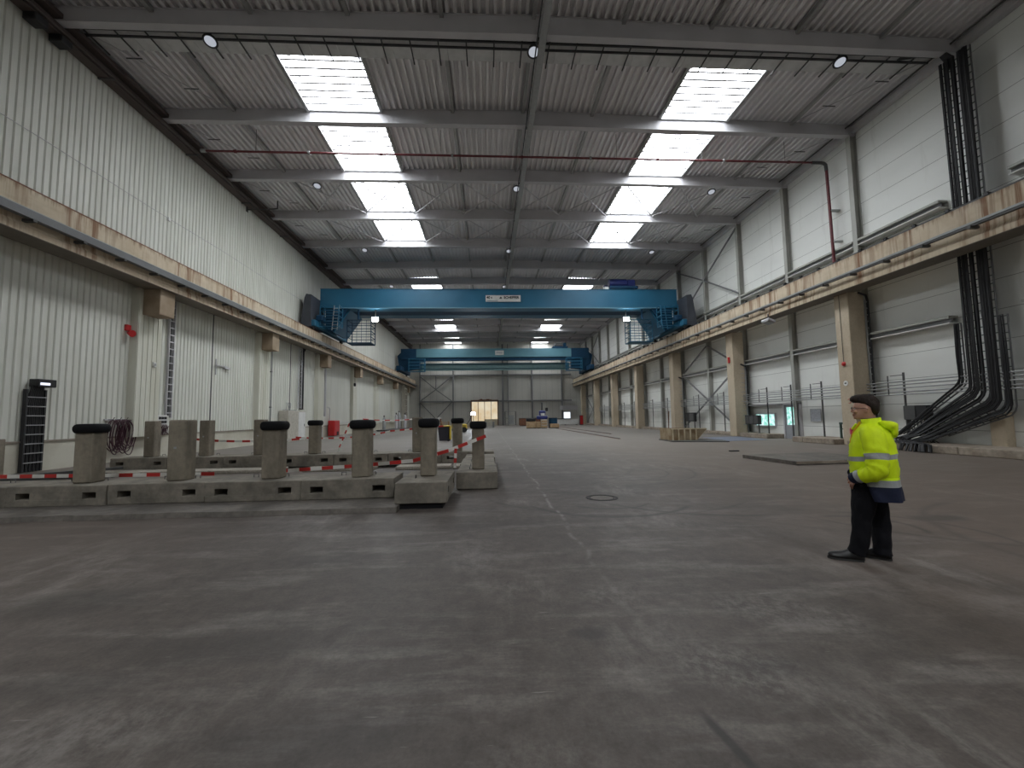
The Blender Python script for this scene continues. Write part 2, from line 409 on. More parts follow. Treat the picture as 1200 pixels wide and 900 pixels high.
# roof deck: trapezoid ribs running down the hall, with openings for the skylights
SKX = ((-8.35, -4.95), (8.65, 12.05))
SKY_BAYS = [(-14.8, -10.15), (-9.8, -5.15), (-4.8, -.15), (16.55, 19.85), (20.2, 24.85), (25.2, 29.85), (30.2, 34.85), (45.2, 49.85), (50.2, 54.85), (55.2, 59.85), (65.2, 69.85), (80.2, 84.6)]  # first three bays unseen, added on the hall's spacing to light the foreground
dk = MB()
def deck(x0, x1, y0, y1):
    n = max(1, round((x1 - x0) / .30)); p = (x1 - x0) / n; prof = []
    for i in range(n):
        a = x0 + i * p
        for t, d in ((0, 0), (.36, 0), (.46, .16), (.90, .16)): prof.append((a + t * p, zd(a + t * p) + d))
    prof.append((x1, zd(x1))); k = len(prof)
    dk.add([(a, y0, b) for a, b in prof] + [(a, y1, b) for a, b in prof], [(i, k + i, k + i + 1, i + 1) for i in range(k - 1)])
for x0, x1 in ((XL - .2, SKX[0][0]), (SKX[0][1], RX), (RX, SKX[1][0]), (SKX[1][1], XR + .2)): deck(x0, x1, YB, YE)
for x0, x1 in SKX:
    y = YB
    for a, b in SKY_BAYS: deck(x0, x1, y, a); y = b
    deck(x0, x1, y, YE)
dk.box((XL - .5, YB, 17.6), (XR + .5, YE, 17.7))
ceiling = struct('ceiling', dk, 'deck')
for k in range(-5, 6):
    x = RX + 3.4 * k
    if not XL < x < XR: continue
    MB().box((x - .07, YB, zd(x) - .16), (x + .07, YE, zd(x) + .02)).build('purlin', 'purlinm', ceiling)
fp = MB()
for i in range(32):
    a = XL + i * 1.066; fp.box((a + .006, 15.15, 16.02), (a + 1.06, 16.5, 16.07))
tag(fp.build('fire_barrier_strip', pmat('smooth_grey_board', (.62, .62, .62), .45)), 'smooth grey board strip across the roof behind the nearest beam', 'ceiling panel')

# ------------------------------------------------------------------ roof beams, skylights, bracing
def roof_beam(y, i):
    wh = 'counted from the camera' if y > 6 else 'counted back behind the camera'
    t = tag(bpy.data.objects.new('roof_beam', None), 'grey steel roof beam spanning the hall, %s one %s' % (ORD[i], wh), 'roof beam', 'roof beams across the hall')
    COL.objects.link(t); t.location = (0, y, 0)
    def seg(name, w, f0, f1):
        m = MB()
        for a, b in ((XL, RX), (RX, XR)):
            c = []
            for f in (f0, f1):
                for X, dy in ((a, -w), (b, -w), (b, w), (a, w)): c.append((X, dy, f(X)))
            m.hexa(c)
        m.build(name, 'steel', t)
    seg('bottom_flange', .15, zb, lambda x: zb(x) + .03)
    seg('web', .11, lambda x: zb(x) + .03, lambda x: zd(x) - .03)
    seg('top_flange', .15, lambda x: zd(x) - .03, lambda x: zd(x) - .005)
for i, y in enumerate(range(10, 85, 5)): roof_beam(y, i)
for i, y in enumerate((5, 0, -5, -10)): roof_beam(y, i)

def skylight(x0, x1, y0, y1, label):
    t = thing('skylight', label, 'skylight', ((x0 + x1) / 2, y0, 16.3), 0, 'skylights in the roof')
    w = (x1 - x0) / 2; L = y1 - y0
    m = MB()
    for a, b in (((-w, 0), (-w + .06, L)), ((w - .06, 0), (w, L)), ((-w + .06, 0), (w - .06, .06)), ((-w + .06, L - .06), (w - .06, L))):
        m.box((a[0], a[1], -.12), (b[0], b[1], .16))
    m.build('curb', 'curb', t)
    vault = lambda u, r=0.: (u * (w - .03), .16 + (.50 - r) * (1 - u * u))
    us = [-1 + 2 * i / 8 for i in range(9)]
    g = MB(); A = [(vault(u)[0], .02, vault(u)[1]) for u in us]; B = [(a[0], L - .02, a[2]) for a in A]
    g.add(A + B, [(i, i + 1, 9 + i + 1, 9 + i) for i in range(8)] + [tuple(range(9))[::-1], tuple(range(9, 18))])
    g.build('glazing', 'glaze', t)
    n = 4 if L > 3.5 else 3
    for k in range(n):
        y = L * (k + .5) / n
        MB().tube([(vault(u, .06)[0] * .97, y, vault(u, .06)[1]) for u in us], .05, 5).build('arch_rib', 'steel', t)
    n = max(8, round(L / .40))
    for k in range(1, n):
        y = L * k / n
        MB().box((-w + .06, y - .045, -.06), (w - .06, y + .045, -.03)).build('glazing_bar', 'steel', t)
for s, (x0, x1) in enumerate(SKX):
    side = ('left', 'right')[s]
    for i, (a, b) in enumerate(SKY_BAYS):
        skylight(x0, x1, a, b, 'unseen arched roof skylight behind the camera, %s from the front wall in the %s row' % (ORD[i], side) if i < 3 else 'bright arched roof skylight, %s ahead of the camera in the %s row' % (ORD[i - 3], side))

def bracing(y0, label):
    t = thing('roof_bracing', label, 'roof bracing', (0, y0, 0), 0, 'cross bracing under the roof')
    z = 16.0
    for k in range(-4, 5):
        a = RX + 3.4 * k; b = a + 3.4
        if a < XL or b > XR: continue
        for p, q in (((a, .3), (b, 4.7)), ((b, .3), (a, 4.7))):
            MB().cyl((p[0], p[1], z), (q[0], q[1], z + (.012 if p[0] > q[0] else -.03)), .040, 6).build('brace_rod', 'steel', t)
bracing(25, 'thin crossed steel rods under the third pair of skylights'); bracing(30, 'thin crossed steel rods under the fourth pair of skylights')
def eavebrace(x0, x1, y0, label):
    t = thing('eave_brace', label, 'roof bracing', (0, y0, 0))
    MB().cyl((x0, .3, 16.0), (x1, 4.7, 16.0), .022, 6).build('brace_rod', 'steel', t)
    for k in (.35, .7):
        x = x0 + (x1 - x0) * k; MB().box((x - .3, .3 + 4.4 * k - .02, 15.96), (x + .3, .3 + 4.4 * k + .02, 15.99)).build('cleat', 'steel_d', t)
for i, y in enumerate((15, 20, 25, 30)):
    eavebrace(-15.0, -11.7, y, 'slanting roof rod at the left eave in the %s bay from the nearest beam' % ORD[i])
    eavebrace(18.5, 15.2, y, 'slanting roof rod at the right eave in the %s bay from the nearest beam' % ORD[i])

# hanging wire grid tray crossing the hall at the nearest beam
t = thing('hanging_cable_tray', 'dark open grid cable tray crossing the hall under the grey roof strip', 'cable tray', (0, 15.15, 15.93))
for y in (.32, .62): MB().box((XL + .3, y - .03, -.035), (XR - .5, y + .03, .035)).build('side_rail', 'traydark', t)
for i in range(31):
    x = XL + .7 + i * 1.07; MB().box((x - .024, .02, -.016), (x + .024, 1.5, .016)).build('cross_bar', 'traydark', t)
t = thing('ridge_cable_tray', 'long grey cable tray hung under the roof ridge down the hall', 'cable tray', (2.18, 0, 15.52))
MB().box((-.13, 2, 0), (.13, 84, .012)).build('tray_floor', 'galv', t)
for s in (-1, 1): MB().box((s * .13 - .006, 2, 0), (s * .13 + .006, 84, .1)).build('side_rail', 'galv', t)
for y in range(5, 85, 5): MB().box((-.16, y - .03, .1), (.16, y + .03, .2)).build('hanger', 'steel_d', t)
MB().tube([(-.22, 2, -.05), (-.22, 84, -.05)], .03, 6).build('cable', 'cable', t)

def bay_lamp(x, y, label):
    t = thing('bay_lamp', label, 'ceiling lamp', (x, y, 15.62), 0, 'round lamps hung from the roof beams')
    R = Matrix.Rotation(radians(-18), 4, 'X')
    def ringpts(z, r, n=20): return [tuple(R @ Vector((r * cos(2 * pi * j / n), r * sin(2 * pi * j / n), z))) for j in range(n)]
    hs = MB().loft([ringpts(.16, .05), ringpts(.15, .12), ringpts(.06, .15), ringpts(.02, .25), ringpts(-.03, .26), ringpts(-.03, .20)]).build('housing', 'traydark', t)
    MB().loft([ringpts(-.02, .195), ringpts(-.035, .19), ringpts(-.05, .10)], cap=True).build('lens', 'baylens', hs)
    MB().box((-.02, -.02, .14), (.02, .02, .5)).build('bracket', 'traydark', t)
for j, y in enumerate((15.5, 25.5, 35.5, 45.5)):
    for k, (x, s) in enumerate(((-10.1, 'left'), (1.9, 'middle'), (14.25, 'right'))):
        bay_lamp(x, y, 'round black rimmed roof lamp, %s of the %s row from the camera' % (s, ORD[j]))

# red sprinkler pipe
t = thing('sprinkler_pipe', 'dark red sprinkler pipe crossing below the roof beams and down the right wall', 'pipe', (0, 0, 0))
zp, yp, xp = 15.05, 21.35, 18.32
MB().tube([(-13.9, yp, zp), (17.6, yp, zp)], .052, 10).build('cross_pipe', 'redpipe', t)
MB().tube([(17.6, yp, zp), (18.1, yp, zp), (18.24, yp - .02, zp - .04), (xp, yp - .05, zp - .15), (xp, yp - .08, zp - .5)], .085, 10).build('elbow', 'steel_d', t)
MB().tube([(xp, yp - .08, zp - .4), (xp, 21.2, 9.0)], .075, 10).build('drop_pipe', 'redpipe', t)
for i in range(9):
    x = -12.5 + i * 3.6; MB().cyl((x - .05, yp, zp), (x + .05, yp, zp), .085, 10).build('coupling', 'galv' if i % 2 else 'redpipe', t)
for i in range(7):
    x = -11.5 + i * 4.6; MB().cyl((x, yp, zp + .05), (x, yp, zd(x)), .012, 5).build('hanger', 'steel_d', t)
for z in (12.3, 10.6): MB().box((xp, 21.1, z - .03), (XR, 21.3, z + .03)).build('wall_clip', 'galv', t)
MB().cyl((-14.15, yp, zp), (-13.9, yp, zp), .09, 10).build('end_cap', 'galv', t)

# eave gutters
t = thing('eave_gutter', 'dark brown gutter and pipes along the top of the left wall', 'gutter', (XL, 0, 15.25))
MB().box((.02, 3, 0), (.42, YE, .34)).build('gutter_box', 'gutter', t)
MB().box((.02, 3, .45), (.62, YE, .62)).build('upper_duct', 'gutter', t)
MB().tube([(.5, 3, .1), (.5, YE, .1)], .05, 6).build('pipe', 'gutter', t)
for y in range(7, 84, 5): MB().box((0, y - .04, -.05), (.6, y + .04, 0)).build('bracket', 'steel_d', t)
t = thing('eave_duct', 'dark steel duct along the top of the right wall', 'duct', (XR, 0, 15.72))
MB().box((-.3, 3, 0), (-.02, YE, .3)).build('duct_box', 'steel', t)
MB().tube([(-.5, 3, .25), (-.5, YE, .25)], .04, 6).build('pipe', 'steel_d', t)
for i, (y, d) in enumerate(((14.35, 'nearer'), (15.2, 'farther'))):
    t = thing('wall_blower', 'black bracketed box under the left eave, the %s of two' % d, 'wall fixture', (XL, y, 14.98))
    MB().box((.05, -.22, 0), (.5, .22, .27), 0, .03).build('case', 'cable', t)
    MB().box((0, -.05, .1), (.06, .05, .35)).build('bracket', 'traydark', t)
t = thing('eave_bracket', 'dark bent bracket sticking out below the left eave past the second beam', 'bracket', (XL, 27.6, 15.1))
MB().tube([(0, 0, 0), (1.6, 0, .05), (1.9, 0, .1), (1.9, 0, .6)], .045, 6).build('arm', 'steel_d', t)
MB().box((0, -.1, -.15), (.04, .1, .15)).build('wall_plate', 'steel_d', t)

# ------------------------------------------------------------------ crane runway girders
def runway(side):
    left = side == 'left'; s = 1 if left else -1       # s points into the hall
    xi = -14.1 if left else 17.0                       # inner face
    t = thing('crane_runway_girder', 'rust streaked beige crane runway girder along the %s wall' % side, 'crane girder', (xi, 0, 0))
    mat = 'girder_l' if left else 'girder_r'
    L0, L1 = YB, 84.9
    P = lambda q: [(s * a, b) for a, b in q]
    m = MB()
    y = -10.
    while y < L1:
        a, b = max(y + .25 + .008, L0), min(y + 10.25, L1)
        m.prism(P([(0, 8.87), (0, 7.72), (.06, 7.62), (.06, 7.42), (-.85, 7.42), (-.85, 8.87)]), 1, a, b); y += 10
    m.build('girder_body', mat, t)
    MB().box((s * .055, L0, 7.40), (s * -.84, L1, 7.425)).build('soffit_shade', 'under', t)  # dark sheet below the girder, painted in for the shade there
    MB().box((s * -.30, L0, 8.87), (s * -.20, L1, 9.0)).build('crane_rail', 'steel_d', t)
    MB().box((s * .005, L0, 8.855), (s * -.84, L1, 8.895)).build('top_plate', 'rust' if left else 'steel_d', t)
    if not left:
        for i in range(60):
            y = 9.5 + i * 1.25
            MB().box((s * .04, y - .12, 8.87), (s * -.16, y + .02, 8.96)).box((s * .0, y - .05, 8.96), (s * -.1, y, 9.01)).build('rail_clip', 'cable', t)
    c = thing('conductor_rail', 'grey conductor channel on brackets along the %s runway girder' % side, 'conductor rail', (xi, 0, 0))
    if left:
        MB().box((.15, L0, 7.82), (.34, L1, 8.06)).box((.145, L0, 8.06), (.345, L1, 8.085), 1).build('channel', ['channel', 'galv'], c)
        z0 = 7.78
    else:
        MB().box((-.15, L0, 7.92), (-.28, L1, 8.02)).box((-.28, L0, 8.0), (-.30, L1, 8.07), 1).build('channel', ['steel_d', 'galv'], c)
        z0 = 7.89
    for i in range(48):
        y = 5.3 + i * 1.65
        MB().box((s * -.0, y - .06, z0 - .03), (s * .34, y + .06, z0 + .06)).build('bracket', 'steel_d', c)
runway('left'); runway('right')
for i in range(7):
    y = 19.75 + 9.9 * i
    m = MB().box((XL - .05, y - .44, 6.28), (-14.24, y + .46, 7.42), 0, .02)
    o = m.build('wall_corbel', pmat('corbel_concrete', (.35, .27, .19), .8, c2=(.27, .20, .13), scale=1.5)) if i == 0 else copy_tree(o)
    if i: o.location = (0, 9.9 * i, 0)
    tag(o, 'brown concrete corbel under the left runway girder, %s from the camera' % ORD[i], 'corbel', 'corbels on the left wall')
pil = MB()
for i in range(7):
    y = 19.75 + 9.9 * i
    pil.box((XL - .1, y - .62, .98), (-14.97, y + .75, 7.40))
    for k in range(5): pil.box((-14.975, y - .60 + k * .27, 1.0), (-14.945, y - .44 + k * .27, 7.38))
struct('trim_4', pil, pmat('pale_yellowish_cladding', (.68, .675, .60), .55, c2=(.60, .59, .50), scale=1., stretch=(1, 2, .2)))
t = thing('wall_cable', 'thin wire strung along the left wall above the runway girder', 'cable', (XL, 0, 11.35))
MB().tube([(.06, 5 + i * 5, -.05 * ((i % 2) * 2 - 1) * .5 + .0018 * (i * 5)) for i in range(14)], .012, 5).build('wire', 'steel', t)
MB().box((0, 20.9, -.1), (.1, 21.05, .06)).build('junction_box', 'white', t)

# ------------------------------------------------------------------ right-hand columns
for i in range(7):
    y = 20.05 + 10 * i
    t = thing('concrete_column', 'beige concrete column carrying the right runway girder, %s from the camera' % ORD[i], 'column', (17.5, y, 0), 0, 'concrete columns along the right wall')
    MB().box((0, -.42, 0), (.82, .42, 7.42), 0, .025).build('shaft', 'colconc', t)
    MB().box((-.02, -.36, 7.38), (.7, .36, 7.42)).build('bearing_plate', 'rust', t)
    if i < 3:
        ct = MB()
        MB().box((.80, -.50, .4), (.84, -.44, 7.0 if i == 0 else 5.2)).build('ladder_rail', 'galv', t)
        MB().tube([(.93, -.5, .35), (.93, -.5, 4.6 if i else 7.0), (.86, -.5, 4.95 if i else 7.25), (.5, -.5, 5.1 if i else 7.36)], .055, 8).build('cable', 'cable', t)
        if i:
            for k in range(13): MB().box((.52, -.46, .8 + k * .33), (.95, -.43, .83 + k * .33)).build('rung', 'galv', t)
        else:
            for k in range(20): MB().box((.80, -.52, .8 + k * .32), (.98, -.48, .86 + k * .32)).build('cable_clip', 'galv', t)
def side_fix(y, z, kind):
    pass
t = thing('warning_beacon', 'red beacon on the second concrete column on the right', 'beacon', (17.5, 30.05, 5.25))
MB().box((-.1, -.1, 0), (0, .1, .22), 0, .02).build('housing', 'red', t); MB().cyl((-.06, 0, .22), (-.06, 0, .42), .08, 10).build('dome', 'red', t)
t = thing('alarm_bell', 'small red alarm bell high on the first right-hand concrete column', 'alarm', (17.5, 20.1, 3.95))
MB().tube([(0, 0, 0), (-.05, 0, 0), (-.09, 0, 0)], [.11, .11, .05], 12).build('bell', 'red', t)
MB().tube([(-.02, 0, .1), (-.02, .02, 3.6)], .012, 5).build('wire', 'steel_d', t)
t = thing('number_plate', 'small white round plate on the first right-hand concrete column', 'sign', (17.5, 20.08, 3.0))
MB().tube([(-.005, 0, 0), (-.02, 0, 0)], .13, 14).build('plate', 'white', t); MB().box((-.024, -.05, -.03), (-.02, .06, .03)).build('print', 'ink', t)
t = thing('red_hook_mark', 'red ring mark on the first right-hand concrete column at head height', 'mark', (17.5, 19.95, 2.12))
MB().tube([(-.01, .10 * cos(a * pi / 8), .10 * sin(a * pi / 8)) for a in range(2, 14)], .014, 6).build('ring', 'red', t)
t = thing('lantern_floodlight', 'grey unlit floodlight hanging under the right runway girder', 'floodlight', (16.85, 24.6, 7.1))
MB().box((-.25, -.35, -.1), (.25, .35, .08), 0, .04, Matrix.Rotation(radians(20), 3, 'Y')).build('housing', 'steel', t)
MB().box((-.2, -.28, -.13), (.2, .28, -.09), 0, 0, Matrix.Rotation(radians(20), 3, 'Y'), (0, 0, 0)).build('lens', 'galv', t)
MB().box((-.03, -.03, .05), (.03, .03, .42)).build('bracket', 'steel_d', t)

# steel wall columns, rails, bracing on the right wall
for i, y in enumerate([10, 20, 25, 30, 35, 40, 45, 50, 55, 60, 65, 70, 75, 80]):
    t = thing('steel_wall_column', 'grey steel upright against the right wall, %s from the camera' % ORD[i], 'wall column', (18.62, y, .2), 0, 'steel uprights on the right wall')
    MB().box((-.16, -.13, 0), (-.14, .13, 15.6)).build('inner_flange', 'steel_l', t)
    MB().box((-.14, -.012, 0), (.16, .012, 15.6)).build('web', 'steel_l', t)
    MB().box((.16, -.13, 0), (.18, .13, 15.6)).build('outer_flange', 'steel_l', t)
yy = [10, 15.8, 20, 25, 30, 35, 40, 45, 50, 55, 60, 65, 70, 75, 80, 84.9]
for lv, (z, nm) in enumerate(((5.08, 'below'), (9.12, 'above'))):
    for i in range(len(yy)):
        a, b = (3., 13.6) if i == 0 else (yy[i - 1 if i > 1 else 1], yy[i])
        if i == 1: continue
        if i > 1: a, b = yy[i - 1] + .15, yy[i] - .15
        t = thing('wall_rail', 'grey steel wall rail %s the right runway girder, %s bay from the camera' % (nm, ORD[i]), 'wall rail', (18.5, 0, z if lv == 0 else 9.86), 0, 'level steel rails on the right wall')
        MB().box((-.1, a, .20), (.3, b, .30)).build('top_flange', 'steel_l', t)
        MB().box((.04, a, .02), (.06, b, .20)).build('web', 'brace', t)
        MB().box((-.1, a, -.02), (.3, b, .02)).build('bottom_flange', 'white', t)
def wallbrace(label, rods):
    t = thing('wall_bracing', label, 'wall bracing', (18.45, 0, 0))
    for (y0, z0), (y1, z1) in rods: MB().beam((0, y0, z0), (0, y1, z1), .08, .11).build('brace_bar', 'brace', t)
    return t
wallbrace('diagonal steel bars on the right wall above the runway girder behind the nearest crane', [((30, 15.3), (34.9, 13.0)), ((30, 10.4), (34.9, 12.9)), ((40, 15.3), (35.1, 13.0)), ((40, 10.4), (35.1, 12.9))])
wallbrace('crossed steel bars on the right wall between second and third concrete columns', [((39.5, 5.1), (31.0, .5)), ((39.5, .5), (31.0, 4.9)), ((39.5, 5.4), (35.1, 7.3)), ((31, 5.4), (34.9, 7.3))])
wallbrace('crossed steel bars on the right wall behind the farthest concrete columns', [((79.5, 5.1), (71.0, .5)), ((79.5, .5), (71.0, 4.9)), ((80, 15), (75, 12.8)), ((80, 10.3), (75, 12.8)), ((70, 15), (75, 12.8)), ((70, 10.3), (75, 12.8))])

# pipes along the right wall, their posts
for i, z in enumerate((2.90, 2.77, 2.62, 2.45, 2.33)):
    o = MB().tube([(18.15 + .02 * (i % 2), 3, z), (18.15 + .02 * (i % 2), 82, z)], .030, 8).build('wall_pipe', 'galv')
    tag(o, 'grey pipe along the right wall at head height, %s from the top' % ORD[i], 'pipe', 'level pipes along the right wall')
for i, y in enumerate((17.93, 22.64, 25.04, 27.29, 32.5, 36.5, 43, 47, 53, 57, 63, 67)):
    t = thing('pipe_post', 'slim dark pipe support post on the right wall, %s from the camera' % ORD[i], 'pipe support', (18.3, y, .2), 0, 'pipe posts along the right wall')
    MB().box((-.03, -.03, 0), (.03, .03, 3.1)).build('post', 'steel_d', t)
    MB().box((-.02, -.02, 2.98), (.02, .62, 3.01)).build('arm', 'steel_d', t)
    MB().box((-.17, .58, 2.1), (-.14, .62, 3.0)).build('drop_bar', 'steel_d', t)

# big cable trays
def wall_tray(name, label, yc, w, ztop, nc, hang=True, zb_=2.75, yfl=17.6, x=18.22, depth=.10):
    """vertical tray flat to the right wall, bending toward the floor farther down the hall"""
    t = thing(name, label, 'cable tray', (x, 0, 0))
    # centre line in the wall plane
    def line(off, xo=0., spread=1.):
        y = yc + off; zk = 1.62 + (y - 14.25) * .68 + .12; ye = 16.75 + (y - 14.25) * 1.25
        pts = [(xo, y, ztop), (xo, y, (ztop + zk) / 2), (xo, y, zk + .22), (xo, y + .05, zk + .06), (xo, y + .18, zk - .10)]
        pts += [(xo - .05, ye - .15, .60), (xo - .4, ye + .05, .42), (xo - 1.0, ye * .5 + 8.3, .36), (xo - 1.38, 15.75 + (y - 14.25) * .75, .30), (xo - 1.5, 15.7 + (y - 14.25) * .8, .04)]
        return pts
    for sgn in (-1, 1): MB().tube(line(sgn * w / 2)[:6], .028, 6).build('side_rail', 'traygrey' if sgn < 0 else 'traydark', t)
    k = int((ztop - zb_) / .30)
    for i in range(k):
        z = zb_ + .4 + i * .30; MB().box((-.02, yc - w / 2, z - .014), (.01, yc + w / 2, z + .014)).build('rung', 'traydark', t)
    a, b = line(-w / 2), line(w / 2)
    for i in range(9):
        f = (i + .5) / 9; p = [a[4][j] * (1 - f) + a[5][j] * f for j in range(3)]; q = [b[4][j] * (1 - f) + b[5][j] * f for j in range(3)]
        MB().beam(p, q, .03, .03).build('rung', 'traydark', t)
    for i in range(nc):
        off = -w / 2 + .05 + (w - .1) * (i + random.uniform(.2, .8)) / nc
        P = line(off, -.05 - random.uniform(0, depth))
        P = [(q[0], q[1] + random.uniform(-.02, .02), q[2] + (random.uniform(-.03, .03) if j > 2 else 0)) for j, q in enumerate(P)]
        P[-1] = (P[-1][0], P[-1][1], .03)
        MB().tube(P, random.choice((.018, .022, .027, .032)), 6).build('cable', 'cable', t)
wall_tray('wall_cable_tray', 'black cable filled tray on the right wall, the one nearer the camera', 14.40, .42, 15.3, 24)
wall_tray('wall_cable_tray', 'black cable filled tray on the right wall, the one with open mesh', 14.93, .58, 15.3, 16)
wall_tray('wall_cable_tray', 'short black cable tray rising only to the lower rail on the right wall', 15.48, .20, 4.95, 5)
wall_tray('wall_cable_tray', 'short black cable tray on the far right edge rising to the lower rail', 14.02, .26, 4.95, 6, zb_=2.4)
m = MB().box((18.45, 14.45, .2), (18.8, 14.95, 1.5), 0, .02)
tag(m.build('concrete_stub', 'colconc'), 'pale concrete stub at the wall foot under the big cable trays', 'concrete stub')
t = thing('cable_sleeve', 'black curved cables joining the hanging grid tray to the wall trays', 'cable bundle', (18.2, 15.1, 15.4))
for i in range(6):
    MB().tube([(-1.3, .3 + i * .06, .55), (-.5, .2 + i * .03, .53), (-.15, i * .03 - .1, .38), (-.05, -.35 + i * .05, -.1), (-.05, -.4 + i * .05, -.5)], .04, 6).build('cable', 'cable', t)
t = thing('switch_box', 'black switch box with hanging cables beside the big cable trays', 'electrical box', (18.45, 17.5, 1.22))
MB().box((-.2, -.5, 0), (.1, .5, .62), 0, .015).build('case', 'cable', t)
MB().box((-.23, -.02, .02), (-.2, .48, .6)).build('door', 'steel_d', t)
for i in range(6):
    y = -.42 + i * .15
    MB().tube([(-.08, y, .02), (-.08, y + .02, -.35), (-.1, y - .12 - .08 * i, -.8), (-.2, y - .45, -.92)], .022, 6).build('cable', 'cable', t)
for s in (-.47, .47): MB().box((-.04, s - .025, -.95), (0, s + .025, 0)).build('leg', 'steel_d', t)
t = thing('switch_box', 'black switch box near the window on the right wall', 'electrical box', (18.1, 28.6, .85))
MB().box((-.12, -.75, 0), (.1, .75, .62), 0, .015).build('case', 'cable', t)
for i in range(3): MB().box((-.14, -.68 + i * .48, .05), (-.12, -.26 + i * .48, .57)).build('door', 'steel_d', t)
for s in (-.6, .6): MB().box((-.03, s - .03, -.6), (.03, s + .03, 0)).build('leg', 'steel_d', t)
t = thing('switch_box', 'black switch box on legs behind the rusty skip', 'electrical box', (18.1, 37.6, .95))
MB().box((-.12, -.8, 0), (.1, .8, .8), 0, .015).build('case', 'cable', t)
for s in (-.6, .6): MB().box((-.03, s - .04, -.75), (.03, s + .04, 0)).build('leg', 'steel_d', t)
MB().box((-.14, -.7, .1), (-.12, .1, .7)).build('door', 'steel_d', t)

# door, window, notice on the right wall
def outside_mat():
    m, nt, o = _nodes('daylit_view_outside'); N = NT(nt)
    e = N.n('ShaderNodeEmission'); N.l(e.outputs[0], o.inputs[0]); e.inputs[1].default_value = .5
    c = N.mix(N.ramp(N.noise(N.pos(), 4.5, 5, .6), .42, .56), (.75, 1.0, 1.05), (.22, .62, .50))
    N.l(c, e.inputs[0]); return m
M['outside'] = outside_mat()
d = struct('door_1', MB().box((18.66, 24.95, .0), (18.79, 26.2, .85)).box((18.66, 24.95, .85), (18.79, 25.08, 2.0)).box((18.66, 26.07, .85), (18.79, 26.2, 2.0)).box((18.66, 24.95, 1.95), (18.79, 26.2, 2.12)), pmat('grey_door_leaf', (.30, .31, .33), .5))
struct('door_glass', MB().box((18.70, 25.08, .85), (18.72, 26.07, 1.95)), 'outside', d)
struct('door_frame', MB().box((18.6, 24.85, 0), (18.79, 24.95, 2.2)).box((18.6, 26.2, 0), (18.79, 26.3, 2.2)).box((18.6, 24.85, 2.12), (18.79, 26.3, 2.22)), 'steel', d)
struct('door_handle', MB().box((18.58, 25.05, .98), (18.66, 25.09, 1.02)).box((18.58, 25.05, .98), (18.6, 25.18, 1.0)), 'galv', d)
w = struct('window_1', MB().box((18.7, 27.2, .7), (18.79, 29.3, .78)).box((18.7, 27.2, 1.52), (18.79, 29.3, 1.6)).box((18.7, 27.2, .78), (18.79, 27.28, 1.52)).box((18.7, 29.22, .78), (18.79, 29.3, 1.52)), 'steel')
struct('window_pane', MB().box((18.74, 27.28, .78), (18.76, 29.22, 1.52)), 'outside', w)
o = MB().box((18.4, 26.35, 2.12), (18.79, 30, 2.2)).build('door_canopy', 'steel'); tag(o, 'grey ledge over the window beside the right wall door', 'ledge')
t = thing('wall_notice', 'pale framed notice on the right wall past the glazed door', 'notice', (18.74, 23.75, 1.1))
MB().box((0, -.38, 0), (.03, .38, .68)).build('board', 'sign', t)
MB().box((-.01, -.40, -.02), (.0, .40, .0)).box((-.01, -.40, .68), (0, .40, .70)).box((-.01, -.40, 0), (0, -.38, .68)).box((-.01, .38, 0), (0, .40, .68)).build('frame', 'galv', t)
t = thing('valve_stand', 'small green steel valve stand at the foot of the right wall', 'valve stand', (17.9, 21.05, .26))
MB().box((-.04, -.04, 0), (.04, .04, .82)).build('post', 'teal', t); MB().box((-.05, -.28, .72), (.05, .04, .82)).box((-.04, -.28, .5), (.04, -.2, .74)).box((-.04, -.28, .46), (.04, .0, .52)).build('bracket', 'teal', t)

# ------------------------------------------------------------------ end wall
t_end = []
for i, (x, w_) in enumerate(((-13.2, .2), (-6.78, .22), (2.95, .3), (4.0, .12), (8.75, .3), (14.7, .25))):
    o = MB().box((x - w_ / 2, 84.55, 0), (x + w_ / 2, 84.98, 16)).build('end_wall_post', 'brace'); tag(o, 'grey steel post on the far end wall, %s from the left' % ORD[i], 'wall post', 'posts on the end wall')
for i, (z, nm) in enumerate(((4.75, 'lower'), (9.9, 'upper'))):
    for j, (a, b) in enumerate(((-13.2, -6.9), (-6.65, 2.8), (3.1, 8.6), (8.9, 16.6))):
        o = MB().box((a, 84.6, z - .12), (b, 84.95, z + .12)).build('end_wall_rail', 'brace'); tag(o, '%s steel rail on the far end wall, %s span from the left' % (nm, ORD[j]), 'wall rail', 'rails on the end wall')
t = thing('end_wall_bracing', 'diamond of steel bars on the left of the far end wall', 'wall bracing', (0, 84.6, 0))
for p, q in (((-13.3, 4.75), (-10.1, 7.1)), ((-10.1, 7.1), (-6.9, 4.75)), ((-13.3, 4.75), (-10.1, 1.4)), ((-10.1, 1.4), (-6.9, 4.75)), ((-13.3, 9.8), (-10.1, 7.1)), ((-6.9, 9.8), (-10.1, 7.1))):
    MB().beam((p[0], 0, p[1]), (q[0], 0, q[1]), .16, .18, up=(0, 1, 0)).build('brace_bar', 'brace', t)
MB().cyl((-10.1, 0, 7.1), (-10.1, 0, 10), .08, 6).build('hanger', 'brace', t)
def door_light():
    m, nt, o = _nodes('backlit_door_panel'); N = NT(nt)
    e = N.n('ShaderNodeEmission'); N.l(e.outputs[0], o.inputs[0])
    c = N.mix(N.ramp(N.noise(N.pos((1, 1, 1)), .7, 3), .35, .65), (1., .88, .66), (.86, .66, .40))
    N.l(c, e.inputs[0]); e.inputs[1].default_value = .30; return m
M['doorlight'] = door_light()
d = struct('door_2', MB().box((-3.35, 84.5, 0), (-3.2, 84.98, 4.9)).box((1.9, 84.5, 0), (2.05, 84.98, 4.9)).box((-3.35, 84.5, 4.82), (2.05, 84.98, 4.98)), 'rust')
